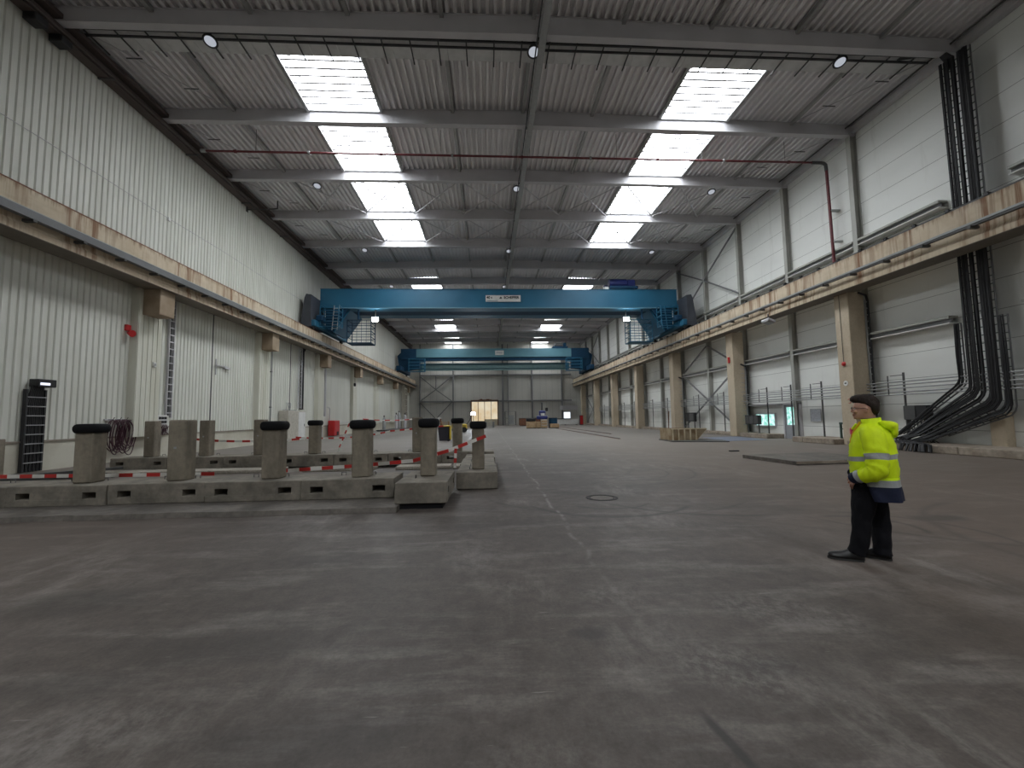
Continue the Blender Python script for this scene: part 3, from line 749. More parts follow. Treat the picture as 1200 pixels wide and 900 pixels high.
for i in range(4):
    a = -3.2 + i * 1.275
    struct('door_panel', MB().box((a + .05, 84.8, .05 if i < 2 else 1.2), (a + 1.22, 84.86, 4.8)), 'doorlight', d)
    struct('door_mullion', MB().box((a - .05, 84.7, 0), (a + .05, 84.88, 4.82)), 'rust' if i != 3 else 'white', d)
struct('door_kick_panel', MB().box((-.6, 84.76, .05), (1.88, 84.86, 1.2)), pmat('cream_panel', (.72, .66, .50), .6), d)
t = thing('metal_scrap', 'brown scrap lying on top of the far door frame', 'scrap', (-.6, 84.7, 4.98))
MB().box((-1.2, -.1, 0), (1.3, .15, .08)).box((-.9, -.1, .08), (-.5, .1, .22)).box((.3, -.1, .08), (.9, .1, .18)).build('scrap_pile', 'rust', t)

# ------------------------------------------------------------------ cranes
def text_mesh(body, size, mat, parent, loc, ext=.004, name='lettering'):
    cu = bpy.data.curves.new(name, 'FONT'); cu.body = body; cu.size = size; cu.extrude = ext; cu.offset = .012; cu.align_x = 'LEFT'
    tmp = bpy.data.objects.new('tmp_text', cu); COL.objects.link(tmp)
    bpy.context.view_layer.update()
    me = bpy.data.meshes.new_from_object(tmp.evaluated_get(bpy.context.evaluated_depsgraph_get()))
    bpy.data.objects.remove(tmp); bpy.data.curves.remove(cu)
    me.materials.clear(); me.materials.append(M[mat])
    o = bpy.data.objects.new(name, me); COL.objects.link(o); o.parent = parent; o.location = loc; o.rotation_euler = (pi / 2, 0, 0)
    return o

def ladder_cage(mb, x0, x1, y0, y1, z0, z1, r=.025):
    for x, y in ((x0, y0), (x1, y0), (x1, y1), (x0, y1)): mb.beam((x, y, z0), (x, y, z1), r * 2, r * 2)
    for z in (z0, z0 + (z1 - z0) * .25, z0 + (z1 - z0) * .5, z0 + (z1 - z0) * .75, z1):
        for p, q in (((x0, y0), (x1, y0)), ((x0, y1), (x1, y1)), ((x0, y0), (x0, y1)), ((x1, y0), (x1, y1))): mb.beam((*p, z), (*q, z), r * 1.6, r * 1.6)
    return mb

# nearer crane
G0, G1 = -14.2, 16.98
t = thing('overhead_crane', 'blue double girder overhead crane with a white plate, the nearer of two', 'overhead crane', (0, 37, 0))
crane = t
def girder(y, name, zt=12.77, zb0=11.05, mat='blue'):
    m = MB()
    m.box((G0, y, zb0 + .05), (G1, y + 1.1, zt - .04)); m.box((G0, y - .06, zt - .04), (G1, y + 1.16, zt)); m.box((-13.0, y - .06, zb0), (15.6, y + 1.16, zb0 + .05))
    return m.build(name, mat, t)
girder(0, 'front_girder'); girder(2.6, 'rear_girder')
MB().box((-13.0, 1.1, 11.06), (15.6, 2.6, 11.12)).build('walkway_plate', 'blue_d', t)
MB().box((-13., -.075, 11.05), (15.5, -.06, 11.14)).build('bottom_edge_strip', pmat('pale_blue_edge', (.12, .25, .33), .45), t)
for s, x0 in ((1, G0), (-1, G1)):
    X = lambda a: x0 + s * a
    m = MB(); m.prism([(X(.45), 11.05), (X(.45), 9.5), (X(.75), 9.15), (X(1.05), 9.1), (X(2.35), 11.05)], 1, .05, 3.65); m.build('end_bracket', 'blue_d', t)
    MB().beam((X(2.42), 2.0, 11.02), (X(1.08), 2.0, 9.04), .09, 3.5, up=(0, 1, 0)).build('bracket_flange', 'blue', t)
    m = MB(); m.box((X(-.26), -1.7, 9.2), (X(.30), 6.3, 9.72), 0, .04); m.build('end_carriage', 'blue', t)
    m = MB(); m.prism([(X(-.85), 9.15), (X(-.02), 9.15), (X(-.02), 11.75), (X(-.42), 11.8), (X(-.55), 11.5)], 1, -1.85, .9); m.build('motor_shield', 'shield', t)
    for y in (-1.3, 5.7): MB().cyl((X(-.22), y, 9.2), (X(.02), y, 9.2), .22, 16).build('wheel', 'steel_d', t)
    MB().box((X(.1), -1.2, 9.7), (X(.7), -.4, 10.2), 0, .08).build('travel_motor', 'blue_d', t)
    # ladder cage on the front of the crane end
    lc = MB(); a, b = sorted((X(.4), X(1.9))); ladder_cage(lc, a, b, -1.0, -.05, 9.3, 11.1, .03); lc.build('access_platform', 'blue', t)
    m = MB()
    for q in (0, .42): m.beam((X(1.35 + q), -.95, 9.0), (X(1.3 + q), -.3, 11.3), .05, .05)
    for k in range(7): m.beam((X(1.34), -.93 + k * .09, 9.15 + k * .3), (X(1.77), -.93 + k * .09, 9.15 + k * .3), .03, .03)
    m.build('ladder', 'galv' if s > 0 else 'blue', t)
    # mesh platform hanging under the girders
    a, b = sorted((X(2.0), X(4.05)))
    m = ladder_cage(MB(), a, b, .9, 2.3, 8.25, 10.25, .03)
    for k in range(1, 5): m.beam((a + (b - a) * k / 5, .9, 8.25), (a + (b - a) * k / 5, .9, 10.25), .025, .025)
    for k in range(1, 8): m.beam((X(4.05), .9, 8.25 + k * .25), (X(4.05), 2.3, 8.25 + k * .25), .025, .025)
    m.box((a, .9, 8.2), (b, 2.3, 8.25)); m.build('maintenance_cage', 'blue_d' if s > 0 else 'blue', t)
    MB().box((X(3.05), .3, 10.18), (X(3.15), .5, 11.05)).build('hanger', 'blue_d', t)
    # floodlight
    f = thing('crane_floodlight', 'lit white floodlight under the nearer crane, %s end' % ('left' if s > 0 else 'right'), 'floodlight', (X(4.5), 37.6, 10.2), 0)
    hs = MB().box((-.32, -.14, -.22), (.32, .2, .22), 0, .05).build('housing', 'steel_d', f)
    MB().box((-.27, -.16, -.17), (.27, -.141, .17)).build('lens', 'flood', hs)
    MB().box((-.04, -.04, .2), (.04, .1, .86)).build('bracket', 'steel_d', f)
t = crane
npl = MB().box((-.1, -.1, 11.63), (2.95, -.075, 12.2)).build('name_plate', 'white', t)
text_mesh('40 t', .30, 'ink', npl, (-.02, -.104, 11.90))
text_mesh('SCHEFFER', .30, 'ink', npl, (1.48, -.104, 11.90))
MB().prism([(1.08, 11.90), (1.36, 11.90), (1.22, 12.08)], 1, -.108, -.1).build('emblem', 'ink', npl)
MB().box((.0, -.106, 11.70), (.95, -.1, 11.74)).build('print_line', 'blue', npl)
h = thing('hoist_trolley', 'indigo hoist trolley on top of the nearer blue crane', 'hoist', (12.3, 38.85, 12.77))
MB().box((-1.3, -1.6, .15), (1.3, 1.6, .42), 0, .05).build('frame', 'blue_d', h)
MB().tube([(-1.1, -.6, .85), (.5, -.6, .85)], .45, 16).build('drum', 'indigo', h)
MB().box((.5, -1.1, .4), (1.25, .3, 1.15), 0, .08).build('gearbox', 'indigo', h)
MB().tube([(-1.2, .7, .8), (.3, .7, .8)], .38, 14).build('motor', 'indigo', h)
for x in (-1., 1.):
    for y in (-1.4, 1.4): MB().cyl((x - .06, y, .16), (x + .06, y, .16), .16, 12).build('wheel', 'steel_d', h)
MB().box((-1.75, -1.5, .05), (-1.35, -.9, .35), 0, .03).build('limit_box', 'white', h)

# farther crane
t = thing('overhead_crane', 'pale teal topped overhead crane near the end wall, the farther of two', 'overhead crane', (0, 71.5, 0))
G0b, G1b = -14.25, 17.15
MB().box((G0b + 2.5, 0, 11.6), (G1b - 3., 1.2, 13.05)).build('front_girder', 'blue_p', t)
for a, b in ((G0b, G0b + 2.5), (G1b - 3., G1b)): MB().box((a, -.1, 11.3), (b, 1.3, 13.05)).build('girder_end', 'blue_d', t)
MB().box((-11.8, 2.4, 9.75), (14.2, 3.3, 10.9)).build('rear_girder', 'blue_p', t)
MB().box((-11.2, 2.2, 10.0), (13.6, 2.38, 10.55)).box((-11.2, 2.2, 9.62), (13.6, 2.38, 9.8)).build('lit_flange', pmat('lit_teal', (.30, .50, .52), .4), t)  # pale strips: bright light on the girder flange put into the colour
MB().box((-12.2, .2, 11.1), (14.6, 1.1, 11.6)).build('lower_flange', 'blue_d', t)
MB().box((1.3, -.03, 11.95), (2.75, 0, 12.7)).build('name_plate', 'white', t)
MB().box((1.5, -.04, 12.25), (2.5, -.03, 12.42)).build('print_line', 'sign', t)
for s, x0 in ((1, G0b), (-1, G1b)):
    X = lambda a: x0 + s * a
    m = MB(); m.box((X(-.25), -2.5, 9.2), (X(.5), 6., 10.0), 0, .05); m.build('end_carriage', 'blue_d', t)
    m = MB(); m.prism([(X(-.3), 10.0), (X(-.6), 11.9), (X(.1), 12.6), (X(3.0), 11.5), (X(3.0), 9.7), (X(.5), 9.4)], 1, .1, 1.1); m.build('end_bracket', 'blue_d', t)
    m = ladder_cage(MB(), *sorted((X(1.4), X(4.0))), -1.0, -.1, 9.2, 11.3, .05); m.build('access_platform', 'blue', t)
    for y in (-2., 5.4): MB().cyl((X(-.2), y, 9.2), (X(.02), y, 9.2), .22, 12).build('wheel', 'steel_d', t)
h = thing('hoist_trolley', 'dark hoist trolley on the farther crane at its right end', 'hoist', (12.2, 72.2, 13.05))
MB().box((-1.2, -.8, 0), (1.4, .8, .3), 0, .05).build('frame', 'blue_d', h); MB().tube([(-.8, 0, .6), (.6, 0, .6)], .36, 12).build('drum', 'steel_d', h)
MB().tube([(-1.0, -.4, .3), (-.6, -.4, .9), (.1, -.4, 1.0)], .06, 6).build('guard_rail', 'galv', h); MB().box((.7, -.4, .3), (1.2, .4, .95), 0, .05).build('gearbox', 'blue_d', h)

# ------------------------------------------------------------------ foreground concrete blocks and posts
sl = MB(); n = 60; x0, x1 = -15.2, -1.58
fr = [(x0 + (x1 - x0) * i / n, 7.62 + random.uniform(-.025, .025) + (.05 if random.random() < .15 else 0)) for i in range(n + 1)]
poly = fr + [(x1 + .02, 10.3), (x0, 10.3)]; k = len(poly)
base = [(a, b - (.03 if i <= n else 0), 0) for i, (a, b) in enumerate(poly)]; top = [(a, b, .085) for a, b in poly]
sl.add(base + top, [(i, (i + 1) % k, k + (i + 1) % k, k + i) for i in range(k)] + [tuple(range(k, 2 * k))])
tag(sl.build('floor_slab', 'slab'), 'low worn concrete slab edge under the front row of grey blocks', 'concrete slab')

BL, BW, BH = 1.74, .92, .37
def make_block():
    """local: long side along x from 0 to BL, front at y=0, z from 0"""
    t = bpy.data.objects.new('concrete_block', None); COL.objects.link(t)
    m = MB(); pz0, pz1, pw = .13, .24, .24
    px = (.17, BL - .17 - pw)
    cols = [0, px[0], px[0] + pw, px[1], px[1] + pw, BL]
    # front and back faces with pocket openings, real recesses through the block
    m.box((0, 0, 0), (BL, BW, pz0), 0, .012); m.box((0, 0, pz1), (BL, BW, BH), 0, .012)
    for i in (0, 2, 4): m.box((cols[i] + (.001 if i else 0), .002, pz0 - .02), (cols[i + 1], BW - .002, pz1 + .02))
    body = m.build('block_body', 'conc', t)
    for x in (.55, 1.15):
        MB().tube([(x, BW * .7, BH - .02), (x, BW * .7, BH + .06), (x + .09, BW * .7, BH + .06), (x + .09, BW * .7, BH - .02)], .008, 5).build('lifting_loop', 'steel_d', t)
    return t
proto = None
def block(label, x, y, z, rz, group):
    global proto
    if proto is None: proto = make_block(); o = proto
    else: o = copy_tree(proto)
    o.location = (x, y, z); o.rotation_euler = (random.uniform(-.004, .004), random.uniform(-.006, .006), rz)
    return tag(o, label, 'concrete block', group)
def slp(): return random.uniform(-.02, .02)
names = ['cut off by the left picture edge', 'under the leftmost capped front post', 'under the uncapped front post', 'under the second capped front post', 'under the third capped front post']
for i, nm in enumerate(names):
    block('low grey concrete block in the front row, %s' % nm, -10.55 + 1.75 * i, 8.5 + slp(), .085, slp() * .3, 'front row of concrete blocks')
for i in range(7):
    block('low grey concrete block in the back row, %s from the left' % ORD[i], -12.1 + 1.757 * i, 14.62 + slp(), .085, 0, 'back row of concrete blocks')
block('grey concrete block turned end-on with dark underside, nearest on the right of the front row', -.74, 7.82, .095, pi / 2, 'blocks set end-on')
for i in range(3):
    o = block('grey concrete block set end-on in the line going back, %s from the camera' % ORD[i], .2 + (.0, -.03, .0)[i], 9.76 + 1.77 * i, .01, pi / 2, 'blocks set end-on')
    if i == 2: o.scale = (.7, 1, 1)
o = MB().box((-1.58, 7.86, 0), (-.82, 9.5, .095)).build('dark_base', 'rubber'); tag(o, 'black inset base under the end-on block nearest the camera', 'rubber pad')  # black inset box filling the gap below the block

PW, PH = .34, 1.08
def super_ring(z, w, n=28, e=5.):
    out = []
    for j in range(n):
        a = 2 * pi * j / n; c, s_ = cos(a), sin(a)
        r = w / ((abs(c) ** e + abs(s_) ** e) ** (1 / e)); out.append((r * c, r * s_, z))
    return out
def make_post(cap):
    t = bpy.data.objects.new('concrete_post', None); COL.objects.link(t)
    h = PH if cap else PH + .10
    MB().box((-PW / 2, -PW / 2, 0), (PW / 2, PW / 2, h), 0, .022).build('shaft', 'conc2', t)
    if cap:
        prof = ((.952, .178), (.952, .200), (.972, .222), (1.015, .236), (1.065, .236), (1.105, .22), (1.127, .19), (1.131, .1))
        MB().loft([super_ring(z, w, 32, 3.6) for z, w in prof]).build('rubber_cap', 'rubber', t)
    else:
        MB().box((-.05, -PW / 2 - .004, .62), (.0, -PW / 2, .66)).build('chalk_mark', 'galv', t)
    return t
pp = {}
def post(label, x, y, z, cap, s=1., rz=0.):
    if cap not in pp: pp[cap] = make_post(cap); o = pp[cap]
    else: o = copy_tree(pp[cap])
    o.location = (x, y, z); o.rotation_euler = (random.uniform(-.006, .006), random.uniform(-.006, .006), rz + random.uniform(-.02, .02)); o.scale = (s, s, 1)
    return tag(o, label, 'concrete post', 'concrete posts')
zt = .085 + BH
post('grey concrete post with black rubber cap, leftmost in the front row', -7.75, 8.93, zt, True)
post('grey concrete post without a cap in the front row', -6.06, 8.97, zt, False)
post('grey concrete post with black rubber cap just right of the uncapped front post', -4.27, 8.95, zt, True)
post('grey concrete post with black rubber cap, last before the end-on block', -2.53, 8.93, zt, True)
post('grey concrete post with black rubber cap on the nearest end-on block', -1.19, 8.78, .095 + BH, True, .87)
post('grey concrete post with black rubber cap on the second end-on block', -.24, 10.42, .01 + BH, True, .85)
post('uncapped grey post cut off at the left picture edge in the back row', -13.93, 13.0, .0, False, 1.1)
for i, (x, c, nm) in enumerate(((-11.15, False, 'left of the hanging sockets'), (-9.4, False, 'right behind the uncapped front post'), (-7.65, False, 'half hidden by a capped front post'), (-5.87, True, 'in front of the beige cabinet'),
                                (-2.42, False, 'hidden behind the end-on block post'), (-1.06, True, 'beside the black bin'))):
    post('grey concrete post in the back row, %s' % nm, x, 15.08, zt, c, .95)
# pale low curbs before the back row
for i, (a, b) in enumerate(((-12.3, -10.6), (-10.5, -8.55), (-8.5, -6.45), (-5.75, -3.6), (-2.9, -1.2), (-1.15, -.5))):
    o = MB().box((a, 13.75, 0), (b, 14.5, .10), 0, .015).build('low_curb', 'concpale'); tag(o, 'pale low concrete curb before the back row, %s from the left' % ORD[i], 'curb', 'pale curbs')
t = thing('scrap_timber', 'dark planks heaped on the floor left of the back block row', 'planks', (-12.2, 12.6, 0))
for i, (a, b, z) in enumerate((((-1.6, .2), (1.2, .9), .06), ((-1.4, .6), (1.3, .4), .14), ((-.2, -.2), (1.0, 1.4), .22))): MB().beam((a[0], a[1], z), (b[0], b[1], z), .2, .07).build('plank', 'steel_d', t)

# ------------------------------------------------------------------ barrier tape
def tape(label, pts, w=.075, seg=.26, twist=0.):
    P = [Vector(p) for p in pts]; fine = []
    for a, b in zip(P[:-1], P[1:]):
        L = (b - a).length; k = max(1, round(L / seg)); sag = .02 * L if twist >= 0 else 0
        for i in range(k): f = i / k; q = a.lerp(b, f); q.z -= 4 * sag * f * (1 - f); fine.append(q)
    fine.append(P[-1]); m = MB()
    for i in range(len(fine) - 1):
        p, q = fine[i], fine[i + 1]
        m.beam(p, q, .004, w, i % 2, up=(0, 0, 1) if abs((q - p).normalized().z) < .9 else (1, 0, 0))
    o = m.build('barrier_tape', ['tape_r', 'tape_w']); return tag(o, label, 'barrier tape', 'red and white barrier tapes')
tape('red and white tape rising from the front row past the end-on posts', [(-4.6, 9.75, .50), (-2.9, 9.7, .58), (-1.6, 9.35, .70), (-.9, 9.9, .86), (-.06, 10.2, 1.16)], twist=-1)
tape('red and white tape end hanging down beside the second end-on block', [(-.72, 9.66, .92), (-.74, 9.66, .50)], .06, .1, -1)
tape('red and white tape lying behind the leftmost capped front post', [(-12., 9.9, .50), (-9.6, 9.75, .50), (-8.1, 9.7, .49), (-5.9, 9.75, .47)], twist=-1)
tape('red and white tape in front of the cream plinth behind the back row', [(-10.9, 15.9, 1.05), (-8.6, 16.2, .86), (-7.2, 17., .88)])
tape('red and white tape stretched from the red cabinet toward the cylinders', [(-9.5, 22, .75), (-6.6, 22, .72), (-4.9, 22., .98)])
tape('red and white tape strung behind the third capped front post', [(-4.9, 22, .98), (-2.2, 21.5, 1.2)], twist=-1)
tape('red and white tape slanting down beside the third capped front post', [(-4.9, 15.6, 1.45), (-5.25, 15.5, .5)], .05, .12, -1)
tape('red and white tape in front of the gas cylinders', [(-14.2, 50, 1.6), (-9.5, 56, 1.5), (-6, 56, 1.6)], .12, .8)

# ------------------------------------------------------------------ left wall fittings
t = thing('riser_cable_tray', 'dark upright cable ladder with lit black box on the left wall', 'cable tray', (XL, 15.35, 0))
for y in (-.30, .30): MB().box((.04, y - .03, .02), (.16, y + .03, 2.75)).build('side_rail', 'traydark', t)
for k in range(8): MB().box((.15, -.3, .3 + k * .31), (.18, .3, .335 + k * .31)).build('rung', 'galv', t)
for i in range(9): MB().tube([(.1 + .02 * (i % 2), -.24 + i * .06, .02), (.1, -.24 + i * .06, 2.3), (.13, -.2 + i * .05, 2.6), (.16, -.16 + i * .045, 2.9)], .028, 6).build('cable', 'cable', t)
MB().box((.02, -.16, 2.84), (.34, .46, 3.1), 0, .02).build('lamp_box', 'cable', t)
MB().box((.341, -.1, 2.9), (.35, .22, 2.98)).build('lit_strip', emat('blue_white_strip', (.8, .85, 1.), .6), t)
t = thing('hose_rack', 'maroon hoses coiled on hooks on the left wall', 'hose rack', (XL, 18.75, 1.72))
MB().box((.0, -.65, -.03), (.06, .65, .03)).build('hook_bar', 'steel', t)
for i in range(4): y = -.5 + i * .33; MB().tube([(.05, y, 0), (.25, y, 0), (.3, y, .1)], .014, 5).build('hook', 'steel_d', t)
for i in range(15):
    cy = -.48 + (i % 4) * .33 + random.uniform(-.06, .06); ry = random.uniform(.18, .34); rz_ = random.uniform(.50, .74); cx = .12 + .015 * i
    MB().tube([(cx + .02 * sin(3 * a * pi / 14), cy * .75 + ry * cos(a * pi / 14) * 1.05, -rz_ - .02 + rz_ * sin(a * pi / 14)) for a in range(28)], .018, 6, closed=True).build('hose', 'hose', t)
t = thing('socket_box', 'white socket box with dangling maroon leads on the left wall', 'socket box', (XL, 21.0, 1.42))
MB().box((.02, -.3, 0), (.18, .3, .5), 0, .02).build('case', 'white', t)
for r in range(2):
    for k in range(3): MB().box((.18, -.24 + k * .17, .12 + r * .18), (.21, -.12 + k * .17, .24 + r * .18)).build('socket', 'ink', t)
MB().box((.02, -.42, .1), (.12, -.31, .55)).build('switch_case', 'cable', t)
for i in range(6):
    y = -.24 + i * .09; MB().tube([(.2, y, .06), (.26, y + .02, -.12), (.24, y + .1, -.42), (.22, y + .2 - .05 * i, -.2), (.2, y + .18, -.02)], .016, 6).build('lead', 'hose', t)
t = thing('wall_siren', 'red siren horn on the left wall below the first corbel', 'siren', (XL, 18.95, 5.4))
MB().box((0, -.12, .08), (.12, .12, .34), 0, .02).build('body', 'red', t); MB().tube([(.1, 0, .0), (.3, -.05, -.05)], [.07, .15], 12).build('horn', 'red', t)
t = thing('wall_socket', 'small white fitting on the left wall under the red siren', 'wall fitting', (-14.95, 20.05, 4.05)); MB().box((0, -.08, 0), (.08, .08, .22), 0, .01).build('case', 'white', t); MB().box((.08, -.03, .06), (.1, .03, .16)).build('cover', 'galv', t)
t = thing('vertical_cable_ladder', 'narrow dark cable ladder down the left wall under the first corbel', 'cable tray', (XL, 21.45, 0))
for y in (-.16, .16): MB().box((.03, y - .025, 1.8), (.13, y + .025, 7.45)).build('side_rail', 'steel', t)
for k in range(16): MB().box((.1, -.16, 2.0 + k * .34), (.13, .16, 2.05 + k * .34)).build('rung', 'steel', t)
MB().tube([(.07, 0, 1.9), (.07, 0, 7.45)], .05, 6).build('cable', 'steel_d', t)
t = thing('wall_bracket_arm', 'small grey bracket arm on the left wall beside the dark joint', 'bracket', (XL, 25.0, 4.6))
MB().beam((.04, 0, -.4), (.04, 0, .5), .05, .05).build('upright', 'steel', t); MB().beam((.06, 0, .15), (.06, 1.1, .15), .05, .05).build('arm', 'steel', t); MB().box((0, .7, .02), (.12, 1.2, .1)).build('fixture', 'steel', t)
t = thing('wall_ladder', 'grey access ladder with black cables up to the left runway girder', 'ladder', (XL, 35.4, 0))
for y in (-.35, .2): MB().box((.25, y - .03, 2.5), (.32, y + .03, 7.6)).build('side_rail', 'steel', t)
for k in range(16): MB().box((.27, -.35, 2.6 + k * .31), (.3, .2, 2.64 + k * .31)).build('rung', 'galv', t)
for i in range(4): MB().tube([(.1, .5 + i * .16, 2.45), (.1, .5 + i * .16, 7.2), (.3, .4 + i * .16, 7.5), (.9, .0 + i * .2, 7.6)], .05, 6).build('cable', 'cable', t)
for i, (y, z0, z1) in enumerate(((31.2, 1.0, 7.4), (41.1, 1.9, 7.2), (60.3, 1.1, 7.2))):
    t = thing('wall_downpipe', 'grey vertical pipe on the left wall, %s from the camera' % ORD[i], 'pipe', (XL, y, 0), 0, 'upright pipes on the left wall')
    if i == 0: MB().tube([(.07, 0, z0), (.07, 0, z1)], .035, 8).build('pipe', 'galv', t)
    else: MB().tube([(.12, 0, z0), (.12, 0, z1)], .12, 10).build('pipe', 'steel', t)
    for z in (2.5, 5.): MB().box((0, -.1, z), (.1, .1, z + .05)).build('clip', 'steel_d', t)
t = thing('beige_cabinet', 'tall beige electrical cabinet with pale door against the left wall', 'cabinet', (-14.95, 33.9, 0))
MB().box((-.3, -1.5, 0), (.4, 1.5, 2.3), 0, .02).build('carcass', 'cabw', t); dr = MB().box((.4, .2, .1), (.42, 1.4, 2.2)).build('door', 'white', t)
MB().box((.42, 1.2, 1.1), (.45, 1.25, 1.3)).build('handle', 'steel_d', dr); MB().box((-.25, -1.0, 2.3), (.3, .0, 2.36)).build('top_tray', 'galv', t)
for i in range(3): MB().tube([(-.05, -.9 + i * .3, 2.35), (.0, -.85 + i * .3, 2.75), (-.1, -.7 + i * .3, 2.9)], .03, 6).build('conduit', 'galv', t)
t = thing('red_cabinet', 'red fire hose cabinet standing by the left wall', 'fire cabinet', (-14.8, 42.5, 0))
MB().box((-.3, -.75, .05), (.3, .75, 1.5), 0, .05).build('carcass', 'red', t); MB().box((.3, -.6, .5), (.32, .6, 1.4)).build('door', 'red', t); MB().box((.32, -.1, .1), (.34, .4, .45)).build('dark_panel', 'ink', t)
t = thing('bent_pipe_stand', 'thin bent grey pipe beside the red fire hose cabinet', 'pipe', (XL + .1, 40.6, 0)); MB().tube([(.1, 1.6, .05), (.1, 1.6, 2.6), (.1, 1.4, 2.75), (.1, 1.0, 2.75)], .035, 6).build('pipe', 'steel', t); MB().box((0, 1.5, 1.3), (.1, 1.7, 1.36)).build('clip', 'steel_d', t)
t = thing('hose_reel_rail', 'low dark rail along the left wall beyond the red cabinet', 'rail', (XL + .15, 0, 1.25)); MB().box((0, 44, 0), (.06, 58, .06)).build('bar', 'steel', t)
for y in (44.3, 50, 57): MB().box((0, y, -1.2), (.06, y + .06, 0)).build('leg', 'steel', t)
t = thing('valve_cluster', 'grey valves and pipes on the plinth left of the red cabinet', 'valves', (XL + .1, 39.3, 0))
for i in range(4): MB().tube([(.15, .3 * i, .05), (.15, .3 * i, 1.2 + .25 * (i % 3))], .05, 8).build('riser', 'steel', t); MB().disc((.15, .3 * i, 1.0), .1, 10, 0, .05).build('valve', 'steel_d', t)
t = thing('wall_pendant_switch', 'dark pendant switch hanging from the left runway girder', 'pendant switch', (-14.6, 48.2, 5.2)); MB().tube([(0, 0, .3), (0, 0, 2.2)], .02, 5).build('cord', 'cable', t); MB().box((-.1, -.12, 0), (.1, .12, .35), 0, .03).build('handset', 'cable', t)
t = thing('corner_rack', 'tall cream shelving frame in the far left corner', 'rack', (-14.7, 77, 0))
for y in (-1.2, 1.2): MB().box((-.2, y - .06, 0), (.3, y + .06, 8.6)).build('upright', 'cabw', t)
for k in range(8): MB().box((-.2, -1.2, .8 + k), (.3, 1.2, .88 + k)).build('shelf', 'cabw', t)
for i, (x, y, h, r, nm) in enumerate(((-13.6, 57.5, 1.6, .22, 'short grey'), (-13.1, 62.6, 2.0, .2, 'dark slim'), (-13.2, 65., 2.3, .3, 'wide grey'), (-12.5, 66, 2.0, .24, 'rear grey'))):
    t = thing('gas_cylinder', '%s gas cylinder by the far left wall' % nm, 'gas cylinder', (x, y, .18), 0, 'gas cylinders by the left wall')
    MB().tube([(0, 0, 0), (0, 0, h - .3), (0, 0, h - .1), (0, 0, h)], [r, r, r * .6, r * .3], 14).build('bottle', 'steel' if i % 2 else 'galv', t); MB().cyl((0, 0, h), (0, 0, h + .25), .08, 8).build('valve', 'steel_d', t)
t = thing('cylinder_pallet', 'long low dark pallet carrying the gas cylinders', 'pallet', (-13.1, 61.5, 0))
for k in range(5): MB().box((-1.0 + k * .42, -6, .12), (-.65 + k * .42, 6, .18)).build('deck_board', 'steel_d', t)
for y in (-5.6, 0, 5.6): MB().box((-1., y - .1, 0), (1.02, y + .1, .12)).build('bearer', 'steel_d', t)

# ------------------------------------------------------------------ things on the floor
t = thing('floor_plate', 'low square concrete plate lying on the floor left of the person', 'concrete plate', (0, 0, 0))
MB().prism([(9.35, 12.75), (12.4, 12.95), (12.4, 15.6), (9.15, 15.2)], 2, 0, .12).build('plate', 'slab', t)
MB().prism([(9.36, 12.735), (12.4, 12.935), (12.4, 12.95), (9.35, 12.75)], 2, .04, .12).build('edge_strip', 'kerb', t)
t = thing('manhole_ring', 'round black rimmed manhole cover set in the floor', 'manhole', (2.2, 8.44, 0))
m = MB(); n = 40
def annulus(m, r0, r1, h, n=40): m.loft([[(r * cos(2 * pi * j / n), r * sin(2 * pi * j / n), z) for j in range(n)] for r, z in ((r1, 0), (r1, h), (r0, h), (r0, 0))], cap=False, smooth=False)
annulus(m, .26, .31, .006); m.build('ring', 'grate', t)
m = MB(); annulus(m, .225, .245, .005); m.build('inner_ring', 'grate', t)
MB().disc((0, 0, 0), .22, 36, 0, .003).build('cover', 'slab', t)
for i, (p, q, nm) in enumerate((((10.4, 66), (8.1, 28), 'nearer'), ((11.5, 82), (13.2, 37), 'farther'))):
    pass
for i, (xa, nm) in enumerate(((8.9, 'nearer the hall middle'), (10.6, 'nearer the columns'))):
    t = thing('floor_rail', 'rusty rail set in the floor on the right, %s' % nm, 'floor rail', (xa, 0, 0), 0, 'rails in the floor')
    MB().box((-.12, 29 + i * 8, 0), (.12, 76, .012)).build('channel', 'rust', t); MB().box((-.03, 29 + i * 8, .012), (.03, 76, .05)).build('head', 'steel_d', t)
t = thing('rusty_skip', 'cream rust stained tipping skip on the floor by the columns', 'skip', (10.95, 25.4, .06), radians(3))
ZT = .70
def skip_body():
    w0, w1, d = 1.62, 2.28, 1.5
    out = [(0, 0, 0), (w0, 0, 0), (w0, d, 0), (0, d, 0), (0, 0, ZT), (w1, 0, ZT - .04), (w1, d, ZT - .04), (0, d, ZT)]
    th = .05; inn = [(th, th, th), (w0 - th, th, th), (w0 - th, d - th, th), (th, d - th, th), (th, th, ZT), (w1 - th, th, ZT - .04), (w1 - th, d - th, ZT - .04), (th, d - th, ZT)]
    return MB().add(out + inn, [(0, 3, 2, 1), (0, 1, 5, 4), (1, 2, 6, 5), (2, 3, 7, 6), (3, 0, 4, 7), (8, 9, 10, 11), (8, 12, 13, 9), (9, 13, 14, 10), (10, 14, 15, 11), (11, 15, 12, 8), (4, 5, 13, 12), (5, 6, 14, 13), (6, 7, 15, 14), (7, 4, 12, 15)])
skip_body().build('body', 'skipm', t)
for i in range(5): x = .05 + i * .37; MB().box((x, -.05, 0), (x + .07, 0, ZT)).build('rib', 'skiprib', t)
MB().box((0, -.06, ZT - .06), (2.2, .0, ZT)).build('top_rim', 'skiprib', t)
for i in range(4): y = .1 + i * .4; MB().beam((1.64, y, 0), (2.3, y, ZT - .05), .07, .05).build('end_rib', 'skiprib', t)
MB().tube([(.45, 1.3, .05), (.5, 1.2, 1.75)], .025, 6).build('handle_bar', 'rust', t)
